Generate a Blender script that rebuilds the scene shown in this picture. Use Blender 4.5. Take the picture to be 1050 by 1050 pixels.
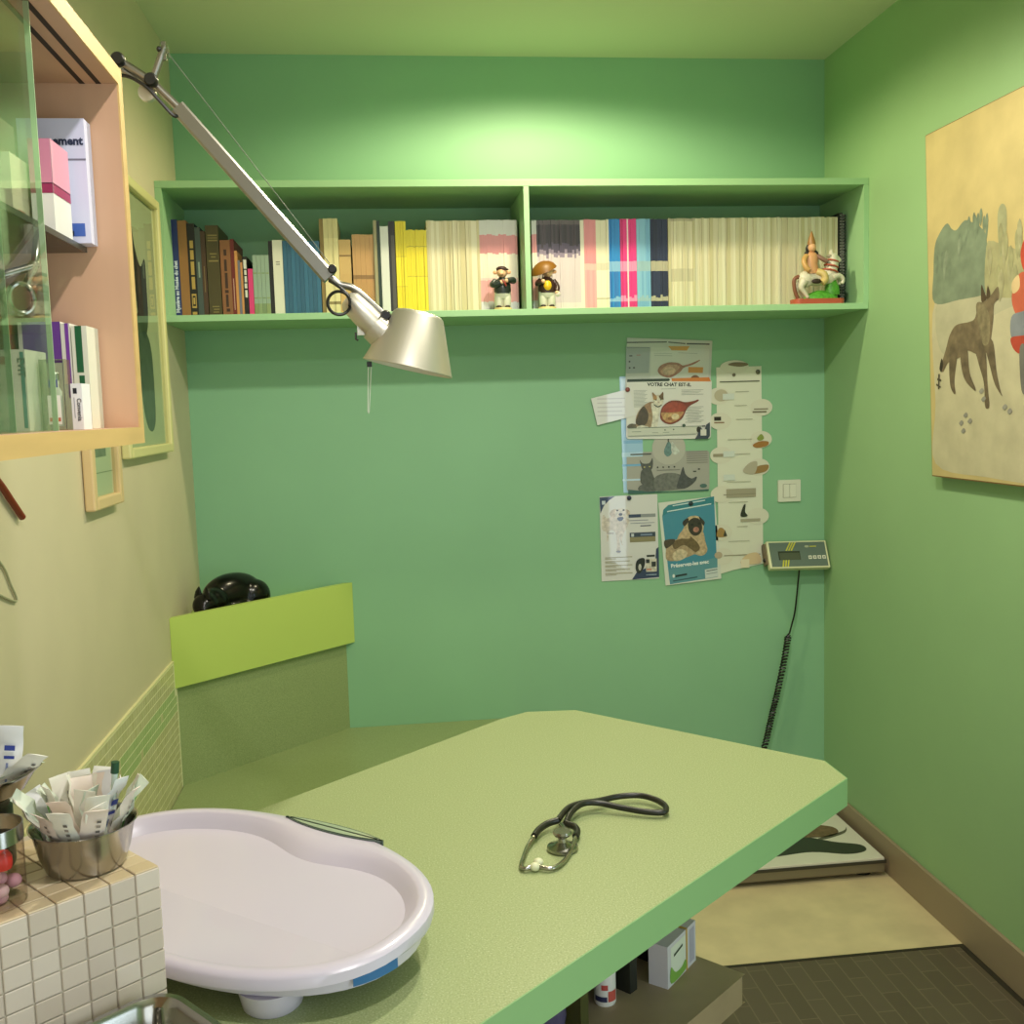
import bpy, math, random
from mathutils import Matrix, Vector
random.seed(7)
sc = bpy.context.scene
COL = sc.collection
PI = math.pi
for o in list(bpy.data.objects):
    bpy.data.objects.remove(o)

# ------------------------------------------------------------------ camera
cam_d = bpy.data.cameras.new('camera')
cam = bpy.data.objects.new('camera', cam_d); COL.objects.link(cam)
cam_d.sensor_width = 36.0; cam_d.lens = 1066.415 / 1050.0 * 36.0
cam_d.clip_start = 0.02
_r = Vector((0.992692, -0.117121, -0.029091)); _d = Vector((-0.040378, -0.095186, -0.994640)); _f = Vector((0.113724, 0.988546, -0.099219))
cam.matrix_world = Matrix(((_r.x, -_d.x, -_f.x, 0), (_r.y, -_d.y, -_f.y, 0), (_r.z, -_d.z, -_f.z, 1.472166), (0, 0, 0, 1)))
sc.camera = cam

# ------------------------------------------------------------------ world, lights, exposure
sc.view_settings.view_transform = 'Standard'; sc.view_settings.look = 'None'
sc.view_settings.exposure = 0.0; sc.view_settings.gamma = 1.0; sc.view_settings.use_curve_mapping = False
w = bpy.data.worlds.new('world'); sc.world = w; w.use_nodes = True
w.node_tree.nodes['Background'].inputs[0].default_value = (0.75, 0.87, 1.0, 1)
w.node_tree.nodes['Background'].inputs[1].default_value = 0.6

def spot(loc, power, color, size=150, blend=0.35, rad=0.035, name='ceiling_spot_light'):
    l = bpy.data.lights.new(name, 'SPOT'); l.energy = power; l.color = color
    l.spot_size = math.radians(size); l.spot_blend = blend; l.shadow_soft_size = rad
    o = bpy.data.objects.new(name, l); COL.objects.link(o); o.location = loc
    return o
WARM = (1.0, 0.94, 0.80)
NEUT = (1.0, 0.95, 0.93)
spot((0.50, 2.82, 2.56), 38, (1.0, 0.88, 0.58), 166, 0.30)
spot((0.55, 1.68, 2.56), 60, WARM, 160, 0.30)
spot((0.25, 0.45, 2.56), 44, NEUT, 160, 0.30)
def area(loc, rot, sx, sy, power, color, name):
    l = bpy.data.lights.new(name, 'AREA'); l.shape = 'RECTANGLE'; l.size = sx; l.size_y = sy
    l.energy = power; l.color = color
    o = bpy.data.objects.new(name, l); COL.objects.link(o); o.location = loc; o.rotation_euler = rot
    return o
area((1.50, 0.05, 1.20), (0, math.radians(90), 0), 1.60, 0.52, 12, (0.72, 0.86, 1.0), 'daylight_in_window')
area((0.40, -1.24, 1.35), (math.radians(90), 0, 0), 1.30, 1.50, 12, (0.88, 0.95, 1.0), 'front_fill_light')  # added cool fill from behind the camera, lights back and right walls evenly

# ------------------------------------------------------------------ materials
def lin(h):
    h = h.lstrip('#'); v = [int(h[i:i+2], 16) / 255 for i in (0, 2, 4)]
    return tuple((c / 12.92 if c <= 0.04045 else ((c + 0.055) / 1.055) ** 2.4) for c in v) + (1.0,)
_mc = {}
def mat(h, rough=0.5, metal=0.0, var=0.0, scale=40.0, bump=0.0, stretch=None, coat=0.0, spec=0.5, name=None):
    key = (h, rough, metal, var, scale, bump, stretch, coat, spec)
    if key in _mc: return _mc[key]
    m = bpy.data.materials.new(name or 'paint_' + h.lstrip('#')); m.use_nodes = True
    nt = m.node_tree; p = nt.nodes['Principled BSDF']
    p.inputs['Base Color'].default_value = lin(h); p.inputs['Roughness'].default_value = rough
    p.inputs['Metallic'].default_value = metal; p.inputs['Coat Weight'].default_value = coat
    p.inputs['Specular IOR Level'].default_value = spec
    if var or bump:
        tc = nt.nodes.new('ShaderNodeTexCoord'); n = nt.nodes.new('ShaderNodeTexNoise')
        n.inputs['Scale'].default_value = scale; n.inputs['Detail'].default_value = 4
        src = tc.outputs['Object']
        if stretch:
            mp = nt.nodes.new('ShaderNodeMapping'); mp.inputs['Scale'].default_value = stretch
            nt.links.new(src, mp.inputs['Vector']); src = mp.outputs['Vector']
        nt.links.new(src, n.inputs['Vector'])
        if var:
            r = nt.nodes.new('ShaderNodeMapRange'); r.inputs[1].default_value = 0.3; r.inputs[2].default_value = 0.7
            r.inputs[3].default_value = 1 - var; r.inputs[4].default_value = 1 + var
            nt.links.new(n.outputs['Fac'], r.inputs[0])
            mx = nt.nodes.new('ShaderNodeMix'); mx.data_type = 'RGBA'; mx.blend_type = 'MULTIPLY'
            mx.inputs[0].default_value = 1.0; mx.inputs[6].default_value = lin(h)
            nt.links.new(r.outputs[0], mx.inputs[7]); nt.links.new(mx.outputs[2], p.inputs['Base Color'])
        if bump:
            b = nt.nodes.new('ShaderNodeBump'); b.inputs['Strength'].default_value = bump; b.inputs['Distance'].default_value = 0.002
            nt.links.new(n.outputs['Fac'], b.inputs['Height']); nt.links.new(b.outputs['Normal'], p.inputs['Normal'])
    _mc[key] = m
    return m

def laminate(name, c0, c1, c2, c3):
    m = bpy.data.materials.new(name); m.use_nodes = True; nt = m.node_tree; p = nt.nodes['Principled BSDF']
    tc = nt.nodes.new('ShaderNodeTexCoord'); n = nt.nodes.new('ShaderNodeTexNoise'); n.inputs['Scale'].default_value = 480; n.inputs['Detail'].default_value = 1
    nt.links.new(tc.outputs['Object'], n.inputs['Vector'])
    cr = nt.nodes.new('ShaderNodeValToRGB'); e = cr.color_ramp.elements
    e[0].position = 0.32; e[0].color = lin(c0); e[1].position = 0.70; e[1].color = lin(c3)
    k = cr.color_ramp.elements.new(0.42); k.color = lin(c1); k = cr.color_ramp.elements.new(0.58); k.color = lin(c2)
    nt.links.new(n.outputs['Fac'], cr.inputs[0]); nt.links.new(cr.outputs[0], p.inputs['Base Color'])
    p.inputs['Roughness'].default_value = 0.42
    return m
def glass(h, refl=1.0, dens=1.0, name='glass'):
    m = bpy.data.materials.new(name); m.use_nodes = True; nt = m.node_tree; nt.nodes.clear()
    o = nt.nodes.new('ShaderNodeOutputMaterial'); t = nt.nodes.new('ShaderNodeBsdfTransparent'); t.inputs[0].default_value = lin(h)
    g = nt.nodes.new('ShaderNodeBsdfGlossy'); g.inputs['Roughness'].default_value = 0.02
    lw = nt.nodes.new('ShaderNodeLayerWeight'); lw.inputs[0].default_value = 0.5
    pw = nt.nodes.new('ShaderNodeMath'); pw.operation = 'POWER'; pw.inputs[1].default_value = 4.0
    f = nt.nodes.new('ShaderNodeMapRange'); f.inputs[3].default_value = 0.05; f.inputs[4].default_value = 0.85
    nt.links.new(lw.outputs['Facing'], pw.inputs[0]); nt.links.new(pw.outputs[0], f.inputs[0])
    mx = nt.nodes.new('ShaderNodeMixShader')
    nt.links.new(f.outputs[0], mx.inputs[0]); nt.links.new(t.outputs[0], mx.inputs[1]); nt.links.new(g.outputs[0], mx.inputs[2]); nt.links.new(mx.outputs[0], o.inputs[0])
    return m
def brick(c1, c2, mortar, scale, w_, h_, ms, rough, name, offset=0.5, bump=0.0, rot=None):
    m = bpy.data.materials.new(name); m.use_nodes = True; nt = m.node_tree; p = nt.nodes['Principled BSDF']
    tc = nt.nodes.new('ShaderNodeTexCoord'); b = nt.nodes.new('ShaderNodeTexBrick')
    b.inputs['Color1'].default_value = lin(c1); b.inputs['Color2'].default_value = lin(c2); b.inputs['Mortar'].default_value = lin(mortar)
    b.inputs['Scale'].default_value = scale; b.inputs['Mortar Size'].default_value = ms
    b.inputs['Brick Width'].default_value = w_; b.inputs['Row Height'].default_value = h_; b.offset = offset
    mp = nt.nodes.new('ShaderNodeMapping')
    if rot: mp.inputs['Rotation'].default_value = rot
    nt.links.new(tc.outputs['Object'], mp.inputs['Vector']); nt.links.new(mp.outputs['Vector'], b.inputs['Vector'])
    nt.links.new(b.outputs['Color'], p.inputs['Base Color']); p.inputs['Roughness'].default_value = rough
    return m

M_BACK = mat('#8bbd94', 0.55, var=0.03, scale=3, name='wall_green_cool_lit')  # wall green with the back wall's cooler light mixed into the colour
M_RIGHT = mat('#94ba86', 0.55, var=0.03, scale=3, name='wall_green_warm_lit')  # same green made yellower, warm light put into the colour
M_LEFT = mat('#cfc4a4', 0.6, var=0.03, scale=5, bump=0.05, name='cream_wall_paint')
M_CEIL = mat('#d2d6b6', 0.7, name='pale_green_ceiling_paint')
M_SHELF = mat('#9cc896', 0.45, name='shelf_green_paint')
M_FLOOR = mat('#d2c198', 0.45, var=0.10, scale=9, name='beige_vinyl')
M_MAT = brick('#554b3b', '#5b5141', '#6c624e', 1.0, 0.150, 0.048, 0.0016, 0.55, 'dark_plank_tile', rot=(0, 0, PI / 2))
M_BASE = mat('#97866e', 0.5, name='brown_baseboard')
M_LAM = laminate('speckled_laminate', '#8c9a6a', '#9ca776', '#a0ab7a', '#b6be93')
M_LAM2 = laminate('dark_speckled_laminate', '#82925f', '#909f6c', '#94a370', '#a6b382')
M_EDGE = mat('#88b27a', 0.4, name='green_edge_band')
M_LIME = mat('#bcd16a', 0.45, name='lime_paint')
M_STEEL = mat('#a9a69f', 0.20, 1.0, name='polished_steel')
M_ALU = mat('#8f8c84', 0.34, 1.0, name='brushed_aluminium')
M_ALUS = mat('#c6c1b4', 0.40, 0.8, name='satin_aluminium')
M_BLACK = mat('#15130f', 0.4, name='black_plastic')
M_BLK = mat('#0b0a08', 0.22, spec=.35, name='glazed_black')
M_WOOD = mat('#cfa585', 0.45, var=0.10, scale=5, stretch=(3, 1.2, 0.35), name='birch_plywood')
M_WOODE = mat('#d2ae70', 0.45, var=0.07, scale=8, stretch=(6, .5, 6), name='birch_edging')
M_GLASS = glass('#f4f8f1', name='green_tinted_glass'); M_GEDGE = mat('#b4cba4', 0.15, name='glass_edge')
M_CLEAR = glass('#eef0ea', name='clear_glass')
M_WHITE = mat('#e6e4dc', 0.5); M_PAPER = mat('#e9e5da', 0.6)
M_PLAST = mat('#cdc5d6', 0.28, coat=0.3, name='lilac_white_plastic')
M_DARK = mat('#1f2018', 0.6, name='dark_green_board')

# ------------------------------------------------------------------ mesh builder
class MB:
    def __init__(s):
        s.v = []; s.f = []; s.m = []; s.s = []; s.mats = []; s.T = Matrix.Identity(4)
    def mi(s, m):
        if isinstance(m, str): m = mat(m)
        if m not in s.mats: s.mats.append(m)
        return s.mats.index(m)
    def add(s, vs, fs, m, smooth=False):
        b = len(s.v); i = s.mi(m)
        s.v += [tuple(s.T @ Vector(v)) for v in vs]
        for f in fs:
            s.f.append([b + k for k in f]); s.m.append(i); s.s.append(smooth)
        return s
    def box(s, x0, x1, y0, y1, z0, z1, m):
        vs = [(x, y, z) for z in (z0, z1) for y in (y0, y1) for x in (x0, x1)]
        return s.add(vs, [(0, 2, 3, 1), (4, 5, 7, 6), (0, 1, 5, 4), (2, 6, 7, 3), (0, 4, 6, 2), (1, 3, 7, 5)], m)
    def prism(s, pts, z0, z1, m, side=None, smooth=False):
        a = sum(pts[i][0] * pts[(i + 1) % len(pts)][1] - pts[(i + 1) % len(pts)][0] * pts[i][1] for i in range(len(pts)))
        if a < 0: pts = pts[::-1]
        n = len(pts); vs = [(x, y, z0) for x, y in pts] + [(x, y, z1) for x, y in pts]
        s.add(vs, [tuple(range(n))[::-1], tuple(range(n, 2 * n))], m)
        return s.add(vs, [(i, (i + 1) % n, n + (i + 1) % n, n + i) for i in range(n)], side or m, smooth)
    def flat(s, pts, z, m):
        a = sum(pts[i][0] * pts[(i + 1) % len(pts)][1] - pts[(i + 1) % len(pts)][0] * pts[i][1] for i in range(len(pts)))
        if a < 0: pts = pts[::-1]
        return s.add([(x, y, z) for x, y in pts], [tuple(range(len(pts)))], m)
    def rect(s, x0, y0, x1, y1, z, m): return s.flat([(x0, y0), (x1, y0), (x1, y1), (x0, y1)], z, m)
    def loft(s, rings, m, closed=False, caps=True, smooth=True):
        n = len(rings[0]); vs = [p for r in rings for p in r]; fs = []; k = len(rings)
        for i in range(k if closed else k - 1):
            a = i * n; b = ((i + 1) % k) * n
            for j in range(n): fs.append((a + j, a + (j + 1) % n, b + (j + 1) % n, b + j))
        if caps and not closed:
            fs.append(tuple(range(n))[::-1]); fs.append(tuple(range((k - 1) * n, k * n)))
        return s.add(vs, fs, m, smooth)
    def tube(s, path, r, m, seg=10, closed=False):
        P = [Vector(p) for p in path]; n = len(P); rs = r if isinstance(r, (list, tuple)) else [r] * n
        rings = []; up = None
        for i in range(n):
            if closed: t = P[(i + 1) % n] - P[i - 1]
            else: t = P[min(i + 1, n - 1)] - P[max(i - 1, 0)]
            t.normalize()
            if up is None: up = Vector((0, 0, 1)) if abs(t.z) < 0.9 else Vector((1, 0, 0))
            up = (up - t * up.dot(t)); up.normalize(); sd = t.cross(up)
            rings.append([tuple(P[i] + (up * math.cos(a) + sd * math.sin(a)) * rs[i]) for a in [2 * PI * k / seg for k in range(seg)]])
        return s.loft(rings, m, closed=closed)
    def lathe(s, prof, m, seg=32, c=(0, 0, 0), caps=True, sx=1, sy=1):
        rings = [[(c[0] + r * sx * math.cos(2 * PI * k / seg), c[1] + r * sy * math.sin(2 * PI * k / seg), c[2] + z) for k in range(seg)] for r, z in prof]
        return s.loft(rings, m, caps=caps)
    def ball(s, c, r, m, seg=16, rings=10):
        if not isinstance(r, (tuple, list)): r = (r, r, r)
        R = []
        for i in range(1, rings):
            a = -PI / 2 + PI * i / rings
            R.append([(c[0] + r[0] * math.cos(a) * math.cos(2 * PI * k / seg), c[1] + r[1] * math.cos(a) * math.sin(2 * PI * k / seg), c[2] + r[2] * math.sin(a)) for k in range(seg)])
        return s.loft(R, m)
    def text(s, txt, x, y, h, m, z=0.0, align='LEFT', rot=0.0, sx=1.0, bold=.018):
        cu = bpy.data.curves.new('t', 'FONT'); cu.body = txt; cu.size = h; cu.align_x = align; cu.resolution_u = 2; cu.offset = (bold if h < .012 or h > .03 else .04) * h
        o = bpy.data.objects.new('t', cu); COL.objects.link(o)
        dg = bpy.context.evaluated_depsgraph_get(); me = o.evaluated_get(dg).to_mesh()
        c, sn = math.cos(rot), math.sin(rot)
        vs = [(x + c * v.co.x * sx - sn * v.co.y, y + sn * v.co.x * sx + c * v.co.y, z) for v in me.vertices]
        fs = [tuple(p.vertices) for p in me.polygons]
        o.evaluated_get(dg).to_mesh_clear(); bpy.data.objects.remove(o); bpy.data.curves.remove(cu)
        return s.add(vs, fs, m)
    def build(s, name, parent=None, bevel=0.0, bseg=2, loc=None, subs=0, label=None):
        me = bpy.data.meshes.new(name); me.from_pydata(s.v, [], s.f)
        for m in s.mats: me.materials.append(m)
        me.polygons.foreach_set('material_index', s.m); me.polygons.foreach_set('use_smooth', s.s)
        me.update()
        if any(s.s) and not all(s.s) or any(s.s): me.set_sharp_from_angle(angle=math.radians(42))
        o = bpy.data.objects.new(name, me); COL.objects.link(o)
        if parent: o.parent = parent
        if loc: o.location = loc
        if bevel:
            b = o.modifiers.new('bevel', 'BEVEL'); b.width = bevel; b.segments = bseg; b.limit_method = 'ANGLE'; b.angle_limit = math.radians(40)
        if label: o['label'] = label
        return o
def tag(o, label, cat, group=None, kind=None):
    o['label'] = label; o['category'] = cat
    if group: o['group'] = group
    if kind: o['kind'] = kind
    return o
def thing(name, label, cat, loc=(0, 0, 0), rot=(0, 0, 0), group=None, mw=None):
    o = bpy.data.objects.new(name, None); COL.objects.link(o); o.empty_display_size = 0.02
    o.location = loc; o.rotation_euler = rot
    if mw: o.matrix_world = mw
    return tag(o, label, cat, group)
def struct(mb, name, bevel=0.0):
    o = mb.build(name, bevel=bevel); o['kind'] = 'structure'; return o
def dup(root, label=None, group=None):
    r = root.copy(); COL.objects.link(r)
    if label: r['label'] = label
    if group: r['group'] = group
    for ch in root.children:
        c = ch.copy(); COL.objects.link(c); c.parent = r
        for g in ch.children:
            d = g.copy(); COL.objects.link(d); d.parent = c
    return r
def crom(pts, n=6, closed=True):
    P = [Vector(p) for p in pts]; k = len(P); out = []
    rng = range(k if closed else k - 1)
    for i in rng:
        g = (lambda j: P[j % k]) if closed else (lambda j: P[max(0, min(k - 1, j))])
        a, b, c, d = g(i - 1), g(i), g(i + 1), g(i + 2)
        for q in range(n):
            t = q / n
            out.append(tuple(0.5 * ((2 * b) + (c - a) * t + (2 * a - 5 * b + 4 * c - d) * t * t + (3 * b - a - 3 * c + d) * t ** 3)))
    if not closed: out.append(tuple(P[-1]))
    return out
def ell(cx, cy, rx, ry, n=24, rot=0):
    c, s_ = math.cos(rot), math.sin(rot)
    return [(cx + rx * math.cos(a) * c - ry * math.sin(a) * s_, cy + rx * math.cos(a) * s_ + ry * math.sin(a) * c) for a in [2 * PI * i / n for i in range(n)]]
def rrect(x0, y0, x1, y1, r, n=5):
    out = []
    for cx, cy, a0 in ((x1 - r, y1 - r, 0), (x0 + r, y1 - r, PI / 2), (x0 + r, y0 + r, PI), (x1 - r, y0 + r, 1.5 * PI)):
        for i in range(n + 1):
            a = a0 + PI / 2 * i / n; out.append((cx + r * math.cos(a), cy + r * math.sin(a)))
    return out

XL, XR, YB, ZC, YF = -0.6346, 1.49, 3.45, 2.5985, -1.25

# ------------------------------------------------------------------ structure
struct(MB().box(XL - .1, XR + .1, YF - .1, YB + .1, -0.1, 0, M_FLOOR), 'floor')
struct(MB().box(XL - .1, XR + .1, YF - .1, YB + .1, ZC, ZC + .1, M_CEIL), 'ceiling')
struct(MB().box(XL, XR, YB, YB + .1, 0, ZC, M_BACK), 'wall_back')
struct(MB().box(XL - .1, XL, YF, YB, 0, ZC, M_LEFT), 'wall_left')
wr = MB()
for a in ((XL, -.25, 0, ZC), (1.05, XR, 0, ZC), (-.25, 1.05, 0, .6), (-.25, 1.05, 2.1, ZC)): wr.box(a[0], a[1], YF - .1, YF, a[2], a[3], M_LEFT)
struct(wr, 'wall_front')
wf = MB()
for a in ((-.25, -.21, .6, 2.1), (1.01, 1.05, .6, 2.1), (.38, .42, .64, 2.06), (-.21, 1.01, .6, .64), (-.21, 1.01, 2.06, 2.1)): wf.box(a[0], a[1], YF - .07, YF - .02, a[2], a[3], M_WHITE)
wf.box(-.21, 1.01, YF - .047, YF - .043, .64, 2.06, M_CLEAR)
struct(wf, 'added_fill_window')  # unseen window added to go with the front fill light
wy0, wy1, wz0, wz1 = -0.35, 0.45, 0.38, 2.02
wr = MB()
wr.box(XR, XR + .1, YF, wy0, 0, ZC, M_RIGHT); wr.box(XR, XR + .1, wy1, YB, 0, ZC, M_RIGHT)
wr.box(XR, XR + .1, wy0, wy1, 0, wz0, M_RIGHT); wr.box(XR, XR + .1, wy0, wy1, wz1, ZC, M_RIGHT)
struct(wr, 'wall_right')
wf = MB()
for a in ((wy0, wy0 + .04, wz0, wz1), (wy1 - .04, wy1, wz0, wz1), (wy0 + .04, wy1 - .04, wz0, wz0 + .04), (wy0 + .04, wy1 - .04, wz1 - .04, wz1)):
    wf.box(XR + .03, XR + .08, a[0], a[1], a[2], a[3], M_WHITE)
wf.box(XR + .052, XR + .058, wy0 + .04, wy1 - .04, wz0 + .04, wz1 - .04, M_CLEAR)
struct(wf, 'window_1')
struct(MB().box(XR - .012, XR, YF, YB, 0, 0.112, M_BASE), 'baseboard_right', bevel=0.002)

# tiled splash band along the left wall
tb = MB(); random.seed(3)
tm = [mat('#c9c296', 0.25), mat('#c4be90', 0.25), mat('#cdc69c', 0.25)]; tg = [mat('#b0c188', 0.25), mat('#a9bd82', 0.25)]
tb.box(XL, XL + .0058, 1.30, 2.962, 0.42, 0.787, mat('#e6e3bc', 0.6))
tb.box(XL, XL + .0058, 2.962, 2.9875, 0.42, 0.711, mat('#e6e3bc', 0.6))
nz = 16; pz = 0.366 / nz
for r in range(nz):
    y = 1.302
    while y < 2.965:
        if y > 2.935 and r > 11: break
        ms = tg if (r in (10, 11, 12) and random.random() < .92) else tm
        tb.box(XL + .0050, XL + .0062, y, y + 0.0215, 0.421 + r * pz, 0.421 + (r + 1) * pz - .0026, random.choice(ms)); y += 0.0229
tb.box(XL, XL + .0065, 1.30, 2.962, 0.787, 0.793, mat('#e2dcaa', 0.4))
struct(tb, 'trim_1')

# ------------------------------------------------------------------ floor things
b = MB(); b.box(0.25, 1.474, 0.9, 2.51, 0.0005, 0.005, M_MAT)
for a in ((0.25, 1.474, 2.5, 2.51), (1.458, 1.474, 0.9, 2.5)): b.box(a[0], a[1], a[2], a[3], 0.005, 0.0062, mat('#2a2419', 0.6))
tag(b.build('floor_mat'), 'dark brown plank-patterned floor mat lying beside the right baseboard', 'mat')

t = thing('platform_scale', 'low grey floor weighing platform in the far right corner, printed with a dark dog', 'scale', (0, 0, 0))
b = MB(); b.box(0.56, 1.464, 2.932, 3.42, 0.016, 0.054, mat('#8b8472', 0.35, 0.6)); b.build('platform_frame', t, bevel=.004)
b = MB(); b.box(0.563, 1.460, 2.93, 3.417, 0.054, 0.0635, mat('#d9d6c6', 0.45)); b.build('top_mat', t, bevel=.002)
b = MB(); b.box(0.556, 1.466, 2.928, 2.9325, 0.046, 0.056, mat('#3a382f', 0.4)); b.build('edge_trim', t)
for x, y in ((.62, 2.98), (1.41, 2.98), (.62, 3.36), (1.41, 3.36)):
    b = MB(); b.lathe([(.028, 0), (.028, .016)], M_BLACK, 16, (x, y, 0)); b.build('foot', t)
b = MB()
b.flat(crom([(.66, 2.99), (.66, 3.2), (.80, 3.3), (.96, 3.16), (1.05, 3.10), (1.16, 3.17), (1.24, 3.15), (1.30, 3.11), (1.36, 3.065), (1.43, 3.03), (1.425, 2.985), (1.36, 2.972), (1.26, 3.005), (1.154, 2.995), (.97, 2.97), (.8, 2.965)], 5), 0.0638, mat('#33382c', 0.5))
b.flat(crom([(1.25, 3.13), (1.27, 3.19), (1.33, 3.21), (1.40, 3.18), (1.40, 3.13), (1.34, 3.105)], 5), 0.0640, mat('#6d5a40', 0.6, var=.3, scale=60))
b.flat(crom([(1.32, 3.10), (1.42, 3.14), (1.445, 3.17), (1.42, 3.125), (1.34, 3.09)], 4), 0.0640, mat('#5b5a48', 0.6))
b.build('dog_print', t)

# low bench counter
t = thing('low_counter', 'low green speckled counter running along the back wall in the left corner', 'counter', (0, 0, 0))
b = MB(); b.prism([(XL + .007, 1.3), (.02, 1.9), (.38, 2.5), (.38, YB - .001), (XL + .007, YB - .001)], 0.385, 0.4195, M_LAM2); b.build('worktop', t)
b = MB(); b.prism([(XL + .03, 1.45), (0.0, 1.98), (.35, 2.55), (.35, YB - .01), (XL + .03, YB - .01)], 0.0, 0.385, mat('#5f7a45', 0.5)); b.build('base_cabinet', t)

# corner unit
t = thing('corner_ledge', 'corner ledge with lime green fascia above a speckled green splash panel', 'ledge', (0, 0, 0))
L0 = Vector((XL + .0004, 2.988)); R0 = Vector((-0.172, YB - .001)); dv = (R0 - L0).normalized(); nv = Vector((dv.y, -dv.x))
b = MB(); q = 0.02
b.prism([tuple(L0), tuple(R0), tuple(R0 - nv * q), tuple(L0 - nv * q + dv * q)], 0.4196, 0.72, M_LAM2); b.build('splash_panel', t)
F0 = Vector((XL + .0004, 2.964)); F1 = Vector((-0.143, YB - .001))
b = MB(); b.prism([tuple(F0), tuple(F1), tuple(F1 + Vector((-.028, 0))), tuple(F0 + Vector((0, .028)))], 0.712, 0.913, M_LIME); b.build('fascia', t, bevel=.0012)
b = MB(); b.prism([(XL + .001, 3.03), (-.18, YB - .002), (XL + .001, YB - .002)], 0.852, 0.870, M_LIME); b.build('shelf', t)

# ------------------------------------------------------------------ bookshelf
t = thing('wall_bookshelf', 'long green painted wall shelf full of books and magazines on the back wall', 'shelf', (0, 0, 0))
SY = 3.1187
for nm, a in (('top_board', (XL, XR, 2.1225, 2.1425)), ('bottom_board', (XL, XR, 1.7467, 1.7657))):
    b = MB(); b.box(a[0] + .0005, a[1] - .0005, SY, YB - .0005, a[2], a[3], M_SHELF); b.build(nm, t, bevel=.0012)
for a in ((XL + .0005, -.6155), (1.4735, XR - .0005)):
    b = MB(); b.box(a[0], a[1], SY + .0003, YB - .0005, 1.7658, 2.1224, M_SHELF); b.build('end_panel', t)
b = MB(); b.box(.4205, .4365, SY + .0003, YB - .0005, 1.7658, 2.1224, M_SHELF); b.build('divider', t)

def bX(px, py=285): return 1.009375 * (-1.0320443 + 0.00258218662*px + 3.236773537e-07*px*px - 0.000216532*py + 2.543387e-07*px*py)
def bZ(px, py): return -0.0138 + 1.009375 * (2.66983673 + 5.0179e-05*px - 0.002741052*py - 3.1558e-07*px*py)
ZB = 1.7659; SP = 3.23
def strips(b, x0, x1, y0, ztop, bands):
    # bands: (fraction from the bottom, colour) stacked upward, drawn on the spine and returned round the sides
    z0 = 0.0
    h = ztop
    for fr, c in bands:
        b.box(x0, x1, y0, y0 + .205, z0 * h, fr * h, mat(c, 0.5)); z0 = fr
def magazine(x0, x1, h, bands, y, name='magazine'):
    b = MB(); strips(b, 0, x1 - x0 - .0003, 0, h, bands)
    o = b.build(name); o.location = (x0, y, ZB); return o
def run(px0, px1, n, py, bandf, label, group, cat='magazine', name='magazine', jit=.0015, yj=.003):
    ws = [random.uniform(.75, 1.25) for _ in range(n)]; tot = sum(ws); x = bX(px0); W = bX(px1) - bX(px0)
    for i in range(n):
        x1 = x + W * ws[i] / tot
        h = bZ((px0 + px1) / 2, py) - ZB + random.uniform(-jit, jit * .4)
        o = magazine(x, x1, h, bandf(i), SP + .004 + random.uniform(-yj, yj), name)
        tag(o, label, cat, group); x = x1
def hard(px0, px1, py, cover, label, pages='#cbbd94', depth=.2, title=None, tcol='#d8c690', th=.5, dy=0.0, cat='book', group=None, lines=None, pub=None, name='book'):
    x0, x1 = bX(px0), bX(px1); h = bZ((px0 + px1) / 2, py) - ZB; wd = x1 - x0 - .0005
    r = thing(name, label, cat, (x0, SP + dy, ZB), group=group)
    c = MB(); e = min(.003, wd * .18)
    c.box(0, wd, 0, e, 0, h, mat(cover, .5)); c.box(0, e, e, depth, 0, h, mat(cover, .5)); c.box(wd - e, wd, e, depth, 0, h, mat(cover, .5)); c.build('cover', r)
    c = MB(); c.box(e, wd - e, e, depth - .004, .003, h - .004, mat(pages, .8)); c.build('pages', r)
    if title or lines or pub:
        c = MB(); c.T = Matrix(((1, 0, 0, 0), (0, 0, -1, -.0003), (0, 1, 0, 0), (0, 0, 0, 1)))
        if title: c.text(title, wd * .5 + wd * th * .33, h * .06 if not pub else h * .22, wd * th * 1.15, mat(tcol, .5), 0, 'LEFT', PI / 2)
        for (f0, f1, a, bb) in (lines or []): c.rect(wd * a, h * f0, wd * bb, h * f1, 0, mat(tcol, .5))
        c.build('spine_lettering', r)
    return r
random.seed(11)
# left compartment, left to right
def vt(s, px0, px1): pass
hard(177.5, 184.8, 225, '#28356e', 'navy blue book with white script title, first on the left of the shelf', title='Mystère au Musée du chat', tcol='#d7d9ea', th=.62, depth=.212)
hard(184.8, 194, 226, '#9a6a3c', 'tall plain orange-brown book second from the left end of the shelf', depth=.212)
hard(194, 202, 229, '#1c1a18', 'black book with gold spine lettering beside the tall orange-brown book', lines=[(.04, .07, .2, .8), (.11, .13, .2, .8), (.13, .24, .2, .3), (.13, .24, .7, .8), (.15, .22, .38, .62), (.24, .26, .2, .8), (.31, .44, .3, .75), (.46, .6, .3, .75), (.62, .72, .3, .75), (.74, .82, .3, .75)], tcol='#b8964f', depth=.212)
hard(202, 207.6, 233, '#46524f', 'slim slate grey book between the black-and-gold book and a thin brown one', lines=[(.45, .62, .35, .65)], tcol='#8d9a8c', depth=.212)
hard(207.6, 212.4, 237, '#4b3526', 'thin dark brown book just left of the thick olive volume', lines=[(.3, .6, .4, .6)], tcol='#7d6440', depth=.21)
hard(213, 226.3, 231, '#4a4122', 'thick olive brown leather volume with faint gilt lines', lines=[(.83, .845, .15, .9), (.86, .87, .15, .9), (.885, .9, .15, .9), (.69, .70, .25, .8), (.655, .665, .35, .7), (.61, .625, .15, .9), (.06, .07, .3, .75), (.09, .10, .35, .8), (.12, .13, .25, .8)], tcol='#8a7a48', depth=.2)
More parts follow.
